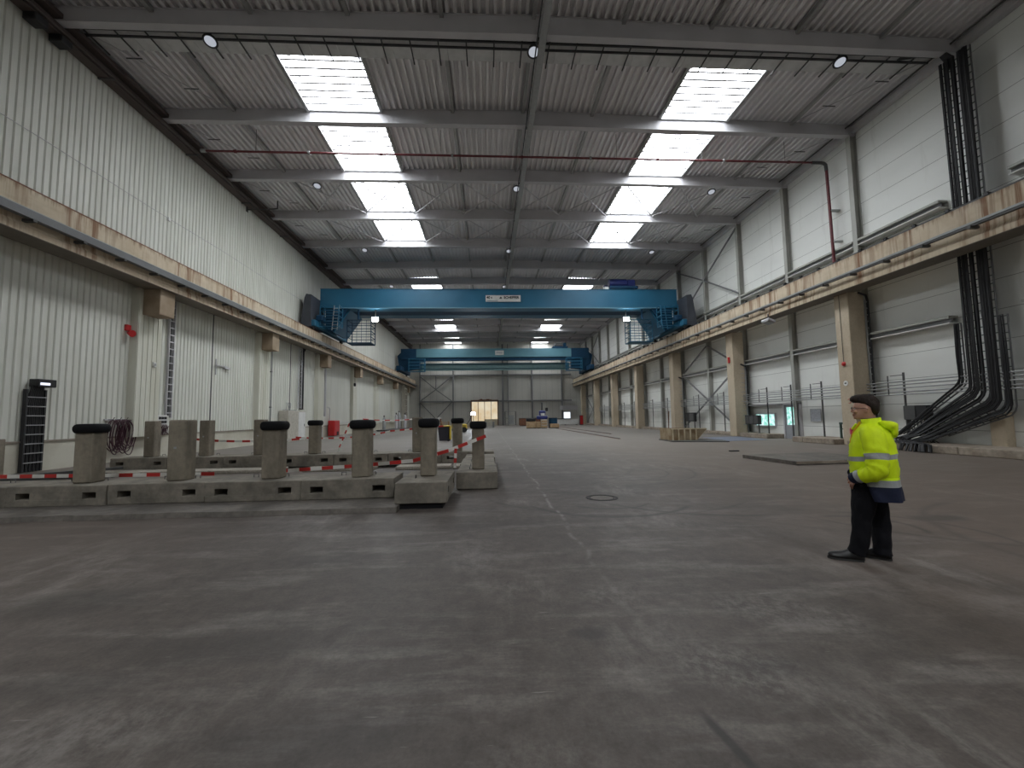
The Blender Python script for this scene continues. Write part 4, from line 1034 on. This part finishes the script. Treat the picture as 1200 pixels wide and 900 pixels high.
o = MB().prism([(10.7, 24.7), (13.6, 23.8), (14.0, 25.4), (12.9, 27.5), (10.9, 27.2)], 2, 0, .05).build('steel_sheet', 'steel_d'); tag(o, 'dark flat sheet lying under the cream skip', 'sheet')
o = MB().prism([(13.8, 24.6), (16.8, 25.2), (17.3, 29.2), (14.6, 28.9)], 2, 0, .01).build('bluish_patch', 'bluish'); tag(o, 'blue grey flat patch on the floor by the second column', 'sheet')  # thin flat blue-grey layer over the floor
t = thing('wheelie_bin', 'black bin with yellow side beyond the end-on block posts', 'bin', (-3.0, 30, 0))
m = MB(); m.add([(-.32, -.3, .05), (.26, -.3, .05), (.3, .3, .05), (-.3, .3, .05), (-.42, -.36, 1.0), (.34, -.36, 1.0), (.4, .36, 1.0), (-.4, .36, 1.0)], [(0, 3, 2, 1), (4, 5, 6, 7), (0, 1, 5, 4), (1, 2, 6, 5), (2, 3, 7, 6), (3, 0, 4, 7)]); m.build('tub', 'bin', t)
MB().box((-.46, -.4, 1.0), (.42, .4, 1.07), 0, .02).build('lid', 'yellow', t); MB().box((.36, -.3, .1), (.46, .3, 1.0), 0, .03).build('side_panel', 'yellow', t)
for s in (-.3, .3): MB().cyl((.3, s - .05, .1), (.3, s + .05, .1), .1, 10).build('wheel', 'ink', t)
t = thing('work_lamp', 'glaring white work lamp shining beyond the second end-on post', 'work lamp', (-1.95, 58, .12))
MB().box((-.35, -.1, 1.75), (.35, .1, 2.2), 0, .03).build('head', 'steel_d', t); MB().box((-.28, -.12, 1.8), (.28, -.101, 2.15)).build('lens', emat('work_lamp_lens', (.8, .88, 1.), 60.), t)
MB().cyl((0, 0, .1), (0, 0, 1.75), .04, 8).build('pole', 'steel_d', t)
for a in range(3): MB().beam((0, 0, .5), (.5 * cos(a * 2.1), .5 * sin(a * 2.1), .02), .04, .04).build('leg', 'steel_d', t)

# far clutter before the end wall
t = thing('crate_stack', 'pale timber crates piled on the floor in mid hall', 'crates', (5.2, 57.8, 0))
t['label'] = 'pale open timber crate at the left of the far pile'; t['category'] = 'crate'
MB().box((0, 0, .1), (1.25, 1.2, .95), 0, .02).build('box', 'wood', t); MB().box((0, 0, 0), (1.25, 1.2, .1)).build('skid', 'steel_d', t); MB().box((-.05, -.05, .95), (1.2, 1.1, 1.35), 0, .06).build('black_cover', 'ink', t)
t.name = 'timber_crate'
for i, (x, y, w_, h_, nm) in enumerate(((6.5, 57.5, .55, .9, 'narrow pale timber crate in the middle of the far pile'), (7.1, 57.3, .75, 1.2, 'tall white and timber crate under the blue machine'), (8.3, 57.2, 1.15, .6, 'low pale timber crate at the right of the far pile'))):
    t = thing('timber_crate', nm, 'crate', (x, y, 0), 0, 'crates in the far pile')
    MB().box((0, 0, .1), (w_, 1.1, h_), 0, .02).build('box', 'wood' if i != 1 else 'cabw', t); MB().box((.05, 0, 0), (w_ - .05, 1.1, .1)).build('skid', 'steel_d', t)
    for k in range(3): MB().box((-.01, -.02, .12 + k * (h_ - .15) / 3), (w_ + .01, 0, .12 + (k + .72) * (h_ - .15) / 3)).build('slat', 'wood', t)
t = thing('blue_machine', 'indigo blue machine with a mast on the far crates', 'machine', (7.3, 58.0, 1.2))
MB().box((-.7, 0, 0), (.75, 1., .5), 0, .1).build('lower_body', 'indigo', t); MB().box((-.35, .1, .5), (.5, .9, 1.2), 0, .12).build('upper_body', 'indigo', t); MB().cyl((.05, .5, 1.2), (.05, .5, 2.3), .1, 8).build('mast', 'steel_d', t); MB().box((.5, .2, 1.1), (.85, .6, 1.6), 0, .08).build('head', 'ink', t)
MB().box((-.2, -.02, .5), (.35, 0, .85)).build('white_panel', 'white', t)
t = thing('blue_drum', 'dark violet drum beside the low crate in the far pile', 'drum', (8.9, 58.9, 0)); MB().cyl((0, 0, 0), (0, 0, 1.35), .6, 16).build('shell', 'blue_d', t); MB().cyl((0, 0, 1.35), (0, 0, 1.4), .62, 16).build('lid', 'steel_d', t)
t = thing('wire_trolley', 'grey wire frame trolley in front of the far end wall', 'trolley', (3.1, 78, 0))
for x in (0, 1.9):
    for y in (0, .9): MB().cyl((x, y, .15), (x, y, 2.6), .05, 6).build('upright', 'steel_d', t)
for z in (.3, 1.3, 2.55): MB().box((-.05, -.05, z), (1.95, .95, z + .08)).build('shelf', 'galv', t)
MB().box((.5, .1, .4), (1.6, .8, 1.9), 0, .03).build('load', 'galv', t)
for x, c, nm in ((5.4, 'rust', 'brown box container left of the far crates'), (7.6, 'rust', 'rust red box container behind the far crates')):
    t = thing('storage_box', nm, 'container', (x, 74, 0)); MB().box((0, 0, .1), (2.0, 1.5, 1.3), 0, .03).build('body', c, t); MB().box((-.04, -.04, 1.3), (2.04, 1.54, 1.38)).build('lid', 'steel_d', t); MB().box((.1, .1, 0), (1.9, 1.4, .1)).build('skid', 'steel_d', t)
t = thing('long_trough', 'long white trough with dark top by the right end wall', 'trough', (11.6, 77, 0))
MB().box((0, 0, .1), (4.6, 1., 1.05), 0, .02).build('body', 'white', t); MB().box((-.6, -.1, 1.05), (3.2, 1.1, 1.2)).build('dark_top', 'steel_d', t)
for x in (.2, 2.2, 4.2): MB().box((x, .1, 0), (x + .2, .9, .1)).build('foot', 'steel_d', t)
t = thing('red_locker', 'dark red locker at the far right corner beside the trough', 'locker', (16.4, 76.5, 0)); MB().box((0, 0, 0), (.6, .6, 1.7), 0, .03).build('carcass', 'hose', t); MB().box((.05, -.02, .1), (.55, 0, 1.6)).build('door', 'red', t)
w = struct('window_2', MB().box((14.9, 84.9, .9), (16.4, 84.98, 1.0)).box((14.9, 84.9, 2.4), (16.4, 84.98, 2.5)).box((14.9, 84.9, 1.0), (15., 84.98, 2.4)).box((16.3, 84.9, 1.0), (16.4, 84.98, 2.4)), 'steel'); struct('window_pane', MB().box((15., 84.93, 1.0), (16.3, 84.95, 2.4)), emat('lit_far_pane', (.85, .93, 1.), .5), w)
o = MB().box((14.2, 82, 2.8), (17.2, 84.5, 3.6)).build('corner_gantry', 'steel'); tag(o, 'grey raised platform box in the far right corner', 'platform')
random.seed(11)
cl = (('pallet_stack', 'pale pallet stack seen past the capped back row post', 'wood', -7.6, 70, 1.1), ('pallet_stack', 'brown pallet stack left of the glaring lamp', 'rust', -6.0, 72, 1.5), ('pallet_stack', 'grey pallet stack right of the glaring lamp', 'galv', -.3, 66, .9), ('pallet_stack', 'low timber pallet stack under the glaring lamp', 'wood', -3.4, 64, .7))
for nm, lb, mt, x, y, h_ in cl:
    t = thing(nm, lb, 'pallets', (x, y, 0), random.uniform(-.2, .2)); k = int(h_ / .15)
    for i in range(k): MB().box((0, 0, i * .15), (1.3, 1.1, i * .15 + .05)).box((.0, .1, i * .15 + .05), (.15, 1., i * .15 + .15)).box((1.15, .1, i * .15 + .05), (1.3, 1., i * .15 + .15)).build('pallet', mt, t)
t = thing('yellow_machine', 'yellow wheeled machine behind the black bin', 'machine', (-3.9, 47, 0))
MB().box((0, 0, .35), (1.6, 1., .9), 0, .08).build('chassis', 'yellow', t); MB().box((.2, .1, .9), (.9, .9, 1.5), 0, .08).build('hood', 'rust', t); MB().tube([(1.5, .5, .8), (1.9, .5, 1.3), (2.0, .5, 1.6)], .04, 6).build('handle', 'steel_d', t)
for x in (.3, 1.3):
    for y in (-.06, 1.0): MB().cyl((x, y, .3), (x, y + .1, .3), .3, 14).build('wheel', 'ink', t)
t = thing('parts_rack', 'low grey parts rack beyond the third capped front post', 'rack', (-9.2, 60, 0))
for x in (0, 2.6): MB().box((x, 0, 0), (x + .1, .8, 1.5)).build('upright', 'rust', t)
for z in (.3, .9, 1.45): MB().box((0, 0, z), (2.7, .8, z + .06)).build('shelf', 'steel', t)
for i in range(5): MB().box((.2 + i * .48, .1, .96), (.5 + i * .48, .7, 1.1 + .1 * (i % 3))).build('bin_box', ('wood', 'galv', 'red')[i % 3], t)
t = thing('floor_debris', 'small dark scrap on the floor left of the person', 'scrap', (10.4, 17.9, 0)); MB().box((-.2, -.08, 0), (.2, .06, .05), 0, .01).build('piece', 'ink', t); MB().box((-.05, .05, 0), (.12, .12, .03)).build('chip', 'ink', t)
# ------------------------------------------------------------------ person
def ering(c, a, b, ua, ub, n=24, e=2.):
    c, ua, ub = Vector(c), Vector(ua), Vector(ub); out = []
    for j in range(n):
        t_ = 2 * pi * j / n; x, y = cos(t_), sin(t_)
        if e != 2.: k = (abs(x) ** e + abs(y) ** e) ** (-1 / e); x *= k; y *= k
        out.append(c + ua * (a * x) + ub * (b * y))
    return out
def zring(z, f0, f1, rl, l=0., n=28, e=2., tilt=0.):
    fc, rf = (f0 + f1) / 2, (f0 - f1) / 2
    r = ering((fc, l, z), rf, rl, (1, 0, 0), (0, 1, 0), n, e)
    return [Vector((p.x, p.y, p.z - tilt * (p.x - fc))) for p in r]
def limb(path, n=16):
    """path of (point, radius); rings square to the path"""
    P = [Vector(p) for p, r in path]; out = []; u = Vector((1, 0, 0))
    for i, (p, r) in enumerate(path):
        d = (P[min(i + 1, len(P) - 1)] - P[max(i - 1, 0)]).normalized()
        u = (u - d * u.dot(d)); u = u.normalized() if u.length > 1e-4 else Vector((0, 1, 0)); w_ = d.cross(u)
        ra, rb = r if isinstance(r, tuple) else (r, r)
        out.append([P[i] + u * (ra * cos(2 * pi * j / n)) + w_ * (rb * sin(2 * pi * j / n)) for j in range(n)])
    return out
def smooth_path(path, k=4):
    """Catmull-Rom through (point, radius)"""
    Q = [(*p, *(r if isinstance(r, tuple) else (r, r))) for p, r in path]; out = []
    for i in range(len(Q) - 1):
        a, b, c, d = Q[max(i - 1, 0)], Q[i], Q[i + 1], Q[min(i + 2, len(Q) - 1)]
        for s in range(k):
            t_ = s / k
            v = [.5 * (2 * b[j] + (c[j] - a[j]) * t_ + (2 * a[j] - 5 * b[j] + 4 * c[j] - d[j]) * t_ ** 2 + (3 * b[j] - a[j] - 3 * c[j] + d[j]) * t_ ** 3) for j in range(5)]
            out.append((tuple(v[:3]), (v[3], v[4])))
    q = Q[-1]; out.append((q[:3], (q[3], q[4]))); return out
def fused(mb, name, mat, parent, voxel, smooth=4):
    """join overlapping closed pieces into one continuous skin"""
    o = mb.build(name, mat, None)
    r = o.modifiers.new('r', 'REMESH'); r.mode = 'VOXEL'; r.voxel_size = voxel
    s_ = o.modifiers.new('s', 'SMOOTH'); s_.iterations = smooth; s_.factor = .5
    bpy.context.view_layer.update()
    me = bpy.data.meshes.new_from_object(o.evaluated_get(bpy.context.evaluated_depsgraph_get()))
    o.modifiers.clear(); old = o.data; o.data = me; bpy.data.meshes.remove(old); me.name = name
    me.polygons.foreach_set('use_smooth', [True] * len(me.polygons))
    o.parent = parent; return o
def fabric(name, c, rough=.7, bump=.5, scale=9.):
    m, nt, o = _nodes(name); N = NT(nt); b = N.n('ShaderNodeBsdfPrincipled'); N.l(b.outputs[0], o.inputs[0])
    b.inputs['Roughness'].default_value = rough; b.inputs['Specular IOR Level'].default_value = .2; v = N.pos((1, 1, .6), obj=True)
    f = N.noise(v, scale, 4); N.l(N.mix(N.ramp(f, .35, .7), c, tuple(x * .86 for x in c)), b.inputs['Base Color'])
    N.l(N.bump(f, bump, .03), b.inputs['Normal']); return m
M['skin'] = pmat('skin', (.56, .32, .235), .5, c2=(.50, .26, .19), scale=14)
M['hivis'] = fabric('hi_vis_yellow', (.74, .95, .015), .6)
M['reflect'] = fabric('silver_reflective', (.34, .35, .36), .35)
M['navy'] = fabric('navy_cloth', (.014, .018, .042), .7)
M['black'] = fabric('black_trouser_cloth', (.007, .007, .010), .8, .7)
M['hair'] = pmat('dark_brown_hair', (.012, .007, .005), .6, c2=(.028, .016, .010), spec=.25, scale=60, stretch=(1, 1, .25), bump=.5, bscale=90)
M['shoe'] = pmat('black_leather', (.012, .012, .013), .4)
P0 = (4.03, 4.63, 0)
per = thing('person', 'person in yellow hi-vis jacket and black trousers standing with hands in pockets', 'person', P0, radians(140))

b = MB()
hd = [(1.515, -.085, -.215, .046), (1.53, -.066, -.225, .056), (1.55, -.052, -.235, .064), (1.575, -.046, -.243, .070), (1.605, -.048, -.254, .0745), (1.635, -.052, -.264, .077), (1.665, -.05, -.268, .077), (1.695, -.058, -.264, .073), (1.722, -.078, -.244, .061), (1.742, -.108, -.212, .040), (1.75, -.14, -.18, .015)]
b.loft([zring(*h, n=24, e=2.2) for h in hd])
b.loft([zring(z, f0, f1, r, n=20) for z, f0, f1, r in ((1.38, -.12, -.28, .085), (1.44, -.135, -.265, .064), (1.50, -.125, -.245, .058), (1.56, -.11, -.235, .058))])
b.loft([[Vector(v) for v in q] for q in ([(-.052, .012, 1.648), (-.052, -.012, 1.648), (-.045, -.006, 1.65), (-.045, .006, 1.65)], [(-.05, .016, 1.62), (-.05, -.016, 1.62), (-.028, -.008, 1.622), (-.028, .008, 1.622)], [(-.05, .019, 1.600), (-.05, -.019, 1.600), (-.02, -.010, 1.603), (-.02, .010, 1.603)], [(-.05, .012, 1.592), (-.05, -.012, 1.592), (-.036, -.006, 1.592), (-.036, .006, 1.592)])])
b.ell((-.047, 0, 1.573), (.011, .026, .007)); b.ell((-.048, 0, 1.561), (.011, .022, .007)); b.ell((-.064, 0, 1.534), (.02, .024, .016))
for s in (1, -1):
    b.ell((-.158, s * .079, 1.618), (.020, .009, .034)); b.ell((-.06, s * .035, 1.655), (.014, .026, .007)); b.ell((-.062, s * .048, 1.60), (.018, .022, .02))
b.loft([zring(z, f0, f1, r, n=24) for z, f0, f1, r in ((.86, -.02, -.25, .155), (1.0, -.03, -.25, .145), (1.2, -.04, -.28, .165), (1.34, -.07, -.29, .18), (1.41, -.11, -.27, .12), (1.44, -.13, -.26, .07))])
for s in (1, -1):
    arm = [((-.18, s * .16, 1.37), .055), ((-.195, s * .215, 1.3), .05), ((-.2, s * .255, 1.12), .043), ((-.195, s * .262, .99), .038), ((-.12, s * .245, .945), .036), ((-.045, s * .20, .91), .028), ((-.02, s * .185, .89), .03)]
    b.loft(limb(smooth_path(arm, 3), 14))
    # palm and five fingers, lightly curled into the pocket
    pc = Vector((-.005, s * .165, .865)); b.loft(limb([((-.02, s * .185, .89), (.02, .03)), (tuple(pc), (.015, .042)), ((.008, s * .15, .82), (.014, .04))], 12))
    for k, ln in enumerate((.07, .082, .076, .06)):
        ox = -.03 + .02 * k; root = Vector((.005 + ox * .6, s * (.15 + ox * .5), .83))
        b.loft(limb([(tuple(root), .0085), (tuple(root + Vector((.006, -s * .012, -ln * .5))), .0082), (tuple(root + Vector((-.002, -s * .03, -ln * .9))), .0068)], 8))
    b.loft(limb([((.008, s * .175, .87), .011), ((.036, s * .155, .85), .010), ((.046, s * .14, .825), .008)], 8))
for s, leg in ((1, [((-.11, .085, .84), .085), ((-.085, .095, .62), .07), ((-.05, .097, .45), .052), ((-.035, .1, .3), .05), ((.0, .1, .11), .033), ((.005, .1, .085), .028)]), (-1, [((-.15, -.085, .84), .085), ((-.185, -.09, .62), .07), ((-.21, -.09, .45), .052), ((-.215, -.09, .3), .05), ((-.215, -.09, .10), .033), ((-.215, -.09, .075), .028)])):
    b.loft(limb(smooth_path(leg, 3), 14))
body = fused(b, 'body', 'skin', per, .0065, 3)
eye = pmat('eye_white', (.75, .72, .68), .3)
for s in (1, -1):
    o = MB().ell((-.064, s * .032, 1.638), (.013, .014, .012), mi=0).ell((-.0535, s * .032, 1.639), (.004, .006, .006), mi=1).build('eye', [eye, 'ink'], per)
hr = [(1.565, -.205, -.250, .044), (1.585, -.192, -.264, .066), (1.61, -.185, -.274, .078), (1.64, -.165, -.280, .082), (1.665, -.135, -.283, .083), (1.685, -.10, -.284, .083), (1.700, -.052, -.283, .083), (1.722, -.026, -.277, .081), (1.75, -.026, -.262, .073), (1.772, -.046, -.238, .058), (1.786, -.08, -.205, .036), (1.79, -.12, -.175, .010)]
rr_ = []
for i, h in enumerate(hr):
    r = zring(*h, n=40, e=2.2); rr_.append([Vector((p.x * (1 + random.uniform(-.012, .012)), p.y * (1 + random.uniform(-.05, .05)), p.z + random.uniform(-.004, .006))) for p in r])
MB().loft(rr_).build('hair', 'hair', per)
g = MB()
for s in (1, -1):
    g.tube([(-.036 - .004 * abs(sin(a)), s * (.034 + .024 * cos(a)), 1.637 + .018 * sin(a)) for a in [2 * pi * k / 14 for k in range(14)]], .0032, 5, closed=True)
    g.tube([(-.04, s * .058, 1.642), (-.085, s * .079, 1.641), (-.15, s * .085, 1.638), (-.175, s * .085, 1.622)], .003, 5)
g.tube([(-.034, -.012, 1.642), (-.030, 0, 1.645), (-.034, .012, 1.642)], .003, 5)
g.build('glasses', 'ink', per)

# jacket
def rings_jacket(rows): return [zring(z, f0, f1, rl, n=36, e=2.5, tilt=tl) for z, f0, f1, rl, tl in rows]
rows = [(.895, .010, -.385, .215, .0), (.93, .02, -.395, .225, .02), (.99, .022, -.395, .228, .04), (1.04, .022, -.392, .23, .08), (1.085, .022, -.39, .231, .11), (1.135, .02, -.388, .231, .11), (1.18, .016, -.385, .230, .08), (1.24, .008, -.38, .228, .04), (1.30, -.008, -.372, .222, 0), (1.36, -.03, -.355, .208, 0), (1.40, -.05, -.338, .188, 0), (1.43, -.068, -.32, .160, 0), (1.455, -.085, -.298, .122, 0), (1.47, -.098, -.28, .092, 0)]
mi = [0] * (len(rows) - 1); mi[4] = 1
jk = MB(); R_ = rings_jacket(rows)
for i, r in enumerate(R_):       # folds
    if 1 < i < 10:
        for j, p in enumerate(r): k = .006 * sin(j * 1.7 + i * 2.1) + .005 * sin(j * .9 - i * 1.3); p.x += k * (1 if p.x > -.19 else -1); p.y *= 1 + k
jk.loft(R_, mi)
jacket = jk.build('jacket', ['hivis', 'reflect'], per)
# skirt of the jacket: open at the front, thick cloth
def skirt(rows, t0, t1, th=.012, n=30):
    out = []
    for z, f0, f1, rl, sh in rows:
        fc, rf = (f0 + f1) / 2, (f0 - f1) / 2; line = []; inner = []
        for k in range(n + 1):
            a = t0 + sh + (t1 - t0 - 2 * sh) * k / n; x, y = cos(a), sin(a); e = 2.5; q = (abs(x) ** e + abs(y) ** e) ** (-1 / e)
            w_ = .010 * sin(k * .9) * (1 if z < .8 else .3)
            line.append(Vector((fc + (rf + w_) * x * q, (rl + w_) * y * q, z))); inner.append(Vector((fc + (rf + w_ - th) * x * q, (rl + w_ - th) * y * q, z)))
        out.append(line + inner[::-1])
    return out
srows = [(.905, .0, -.392, .222, 0.), (.885, .0, -.395, .226, .0), (.825, .0, -.40, .232, .06), (.815, .0, -.402, .234, .07), (.74, -.005, -.408, .24, .15), (.665, -.01, -.415, .245, .24)]
MB().loft(skirt(srows, radians(62), radians(298)), [0, 1, 1, 2, 2]).build('jacket_skirt', ['hivis', 'reflect', 'navy'], jacket)
for s in (1, -1):
    sp = smooth_path([((-.175, s * .13, 1.395), (.10, .085)), ((-.19, s * .19, 1.345), (.108, .098)), ((-.20, s * .235, 1.25), (.106, .092)), ((-.205, s * .26, 1.16), (.102, .088)), ((-.205, s * .278, 1.06), (.098, .086)), ((-.19, s * .285, .985), (.096, .086)), ((-.135, s * .27, .945), (.082, .08)), ((-.075, s * .245, .925), (.072, .072)), ((-.03, s * .22, .905), (.062, .064)), ((.0, s * .195, .885), (.056, .058))], 5)
    rg = limb(sp, 24); n_ = len(rg); mi = []
    for i in range(n_ - 1):
        z = sp[i][0][2]; f = i / (n_ - 1)
        mi.append(2 if f > .86 else 1 if f > .76 else 1 if 1.10 < z < 1.165 else 0)
    for i, r in enumerate(rg):
        for j, p in enumerate(r):
            k = .007 * sin(i * 1.35 + j * .5) * (1 if i > 12 else .4); c = sum(r, Vector()) / len(r); r[j] = c + (p - c) * (1 + k * 8)
    MB().loft(rg, mi).build('sleeve', ['hivis', 'reflect', 'navy'], jacket)
# collar standing round the neck, open at the throat
cr = []
for z, f0, f1, rl in ((1.455, -.085, -.295, .105), (1.49, -.092, -.285, .090), (1.525, -.085, -.282, .084), (1.53, -.095, -.272, .074), (1.47, -.105, -.272, .080)):
    fc, rf = (f0 + f1) / 2, (f0 - f1) / 2; cr.append([Vector((fc + rf * cos(a), rl * sin(a), z - .12 * (fc + rf * cos(a) - fc))) for a in [radians(38) + radians(284) * k / 24 for k in range(25)]])
MB().loft(cr, [0, 0, 1, 1], ring_closed=False, cap=False).build('collar', ['hivis', 'navy'], jacket)
hb = MB(); hb.ell((-.335, 0, 1.452), (.085, .155, .045)); hb.ell((-.375, 0, 1.425), (.042, .135, .062)); hb.ell((-.29, .0, 1.475), (.06, .13, .03)); hb.ell((-.372, 0, 1.385), (.042, .125, .075)); hb.ell((-.34, .09, 1.45), (.06, .07, .05)); hb.ell((-.34, -.09, 1.45), (.06, .07, .05))
fused(hb, 'hood', 'hivis', jacket, .009, 3)
MB().box((-.055, .035, 1.40), (-.035, .075, 1.475), 0, .006, Matrix.Rotation(radians(-35), 3, 'Y')).box((-.06, -.075, 1.40), (-.04, -.035, 1.475), 0, .006, Matrix.Rotation(radians(-35), 3, 'Y')).build('lapel', 'hivis', jacket)
MB().tube([(-.10, .075, 1.49), (-.06, .06, 1.42), (-.022, .045, 1.34), (-.005, .04, 1.26)], [.012, .013, .013, .010], 8).build('lanyard', 'orange', per)
MB().box((-.042, .0, 1.345), (-.006, .055, 1.425), 0, .01).build('badge', 'pink', per)
MB().box((.016, .02, 1.0), (.026, .05, 1.14), 0, .004).build('zip_band', 'reflect', jacket)
# trousers and shoes
tr = MB()
tr.loft([zring(z, f0, f1, r, n=26, e=2.3) for z, f0, f1, r in ((.97, .0, -.26, .155), (.90, .018, -.272, .17), (.82, .024, -.275, .176), (.76, .012, -.27, .172), (.72, -.02, -.25, .15))])
for leg in ([((-.105, .088, .84), (.125, .092)), ((-.09, .092, .70), (.118, .09)), ((-.072, .095, .58), (.108, .088)), ((-.052, .097, .46), (.092, .082)), ((-.045, .1, .36), (.088, .082)), ((-.03, .1, .24), (.086, .08)), ((.0, .1, .13), (.082, .076)), ((.018, .1, .075), (.084, .076))],
            [((-.15, -.088, .84), (.118, .092)), ((-.18, -.09, .70), (.108, .09)), ((-.20, -.09, .58), (.096, .086)), ((-.215, -.09, .46), (.086, .08)), ((-.218, -.09, .36), (.086, .08)), ((-.215, -.09, .24), (.084, .08)), ((-.212, -.09, .13), (.082, .076)), ((-.21, -.09, .055), (.086, .078))]):
    sp = smooth_path(leg, 5); rg = limb(sp, 20)
    for i, r in enumerate(rg):
        c = sum(r, Vector()) / len(r)
        for j, p in enumerate(r): r[j] = c + (p - c) * (1 + .035 * sin(i * .8 + j * .45) * (1. if i > 14 else .5))
    tr.loft(rg)
tr.ell((-.06, .165, .60), (.06, .022, .09))
fused(tr, 'trousers', 'black', per, .009, 3)
for s, (f0, l, yaw) in enumerate(((-.05, .10, 8), (-.29, -.10, -10))):
    m = MB(); rows = [(0., .030, .05), (.015, .040, .085), (.06, .042, .105), (.11, .041, .10), (.15, .043, .078), (.19, .048, .062), (.24, .049, .054), (.28, .044, .048), (.305, .032, .040), (.318, .012, .026)]
    rg = []
    for x, w_, h_ in rows:
        rg.append([Vector((x, w_ * 1.08 * cos(a) * (1 if sin(a) < .2 else 1 - .25 * sin(a)), max(.022, (.024 + h_ * 1.12 * max(0, sin(a)))))) for a in [2 * pi * k / 18 for k in range(18)]])
    m.loft(rg); o = m.build('shoe', 'shoe', per); o.location = (f0, l, 0); o.rotation_euler = (0, 0, radians(yaw))
    m = MB(); out = [(0, .0), (.01, .036), (.08, .043), (.15, .044), (.22, .052), (.28, .046), (.315, .022), (.326, 0)]
    poly = out + [(x, -y) for x, y in out[-2:0:-1]]; m.prism(poly, 2, 0, .026); m.build('sole', pmat('dark_grey_sole', (.04, .04, .04), .7), o)
    m = MB()
    for k in range(4): m.tube([(.12 + k * .022, -.022, .098 - k * .010), (.125 + k * .022, 0, .103 - k * .010), (.12 + k * .022, .022, .098 - k * .010)], .004, 5)
    m.build('laces', 'steel_d', o)

# ------------------------------------------------------------------ light, world, camera
w = bpy.data.worlds.new('World'); S.world = w; w.use_nodes = True
w.node_tree.nodes['Background'].inputs[0].default_value = (.75, .85, 1., 1); w.node_tree.nodes['Background'].inputs[1].default_value = .3

cam = bpy.data.cameras.new('Camera'); co = bpy.data.objects.new('Camera', cam); COL.objects.link(co); S.camera = co
cam.sensor_fit = 'HORIZONTAL'; cam.sensor_width = 36.; cam.lens = 505. / 1200. * 36.; cam.clip_end = 300.; cam.clip_start = .05
yaw, pitch, roll = radians(3.24), radians(4.36), radians(-.84)
f0 = Vector((sin(yaw), cos(yaw), 0)); r0 = Vector((cos(yaw), -sin(yaw), 0)); u0 = Vector((0, 0, 1))
f = f0 * cos(pitch) + u0 * sin(pitch); u = u0 * cos(pitch) - f0 * sin(pitch)
r = r0 * cos(roll) + u * sin(roll); u2 = u * cos(roll) - r0 * sin(roll)
mw = Matrix(((r.x, u2.x, -f.x, 0), (r.y, u2.y, -f.y, 0), (r.z, u2.z, -f.z, 1.6), (0, 0, 0, 1)))
co.matrix_world = mw

vs = S.view_settings; S.display_settings.display_device = 'sRGB'
vs.view_transform = 'Standard'; vs.look = 'None'; vs.gamma = 1.; vs.use_curve_mapping = False; vs.exposure = 1.3
cy = S.cycles
cy.use_denoising = True
try: cy.denoiser = 'OPENIMAGEDENOISE'
except Exception: pass
cy.max_bounces = 8; cy.diffuse_bounces = 5; cy.glossy_bounces = 3; cy.transmission_bounces = 2
cy.caustics_reflective = False; cy.caustics_refractive = False; cy.sample_clamp_indirect = 8.
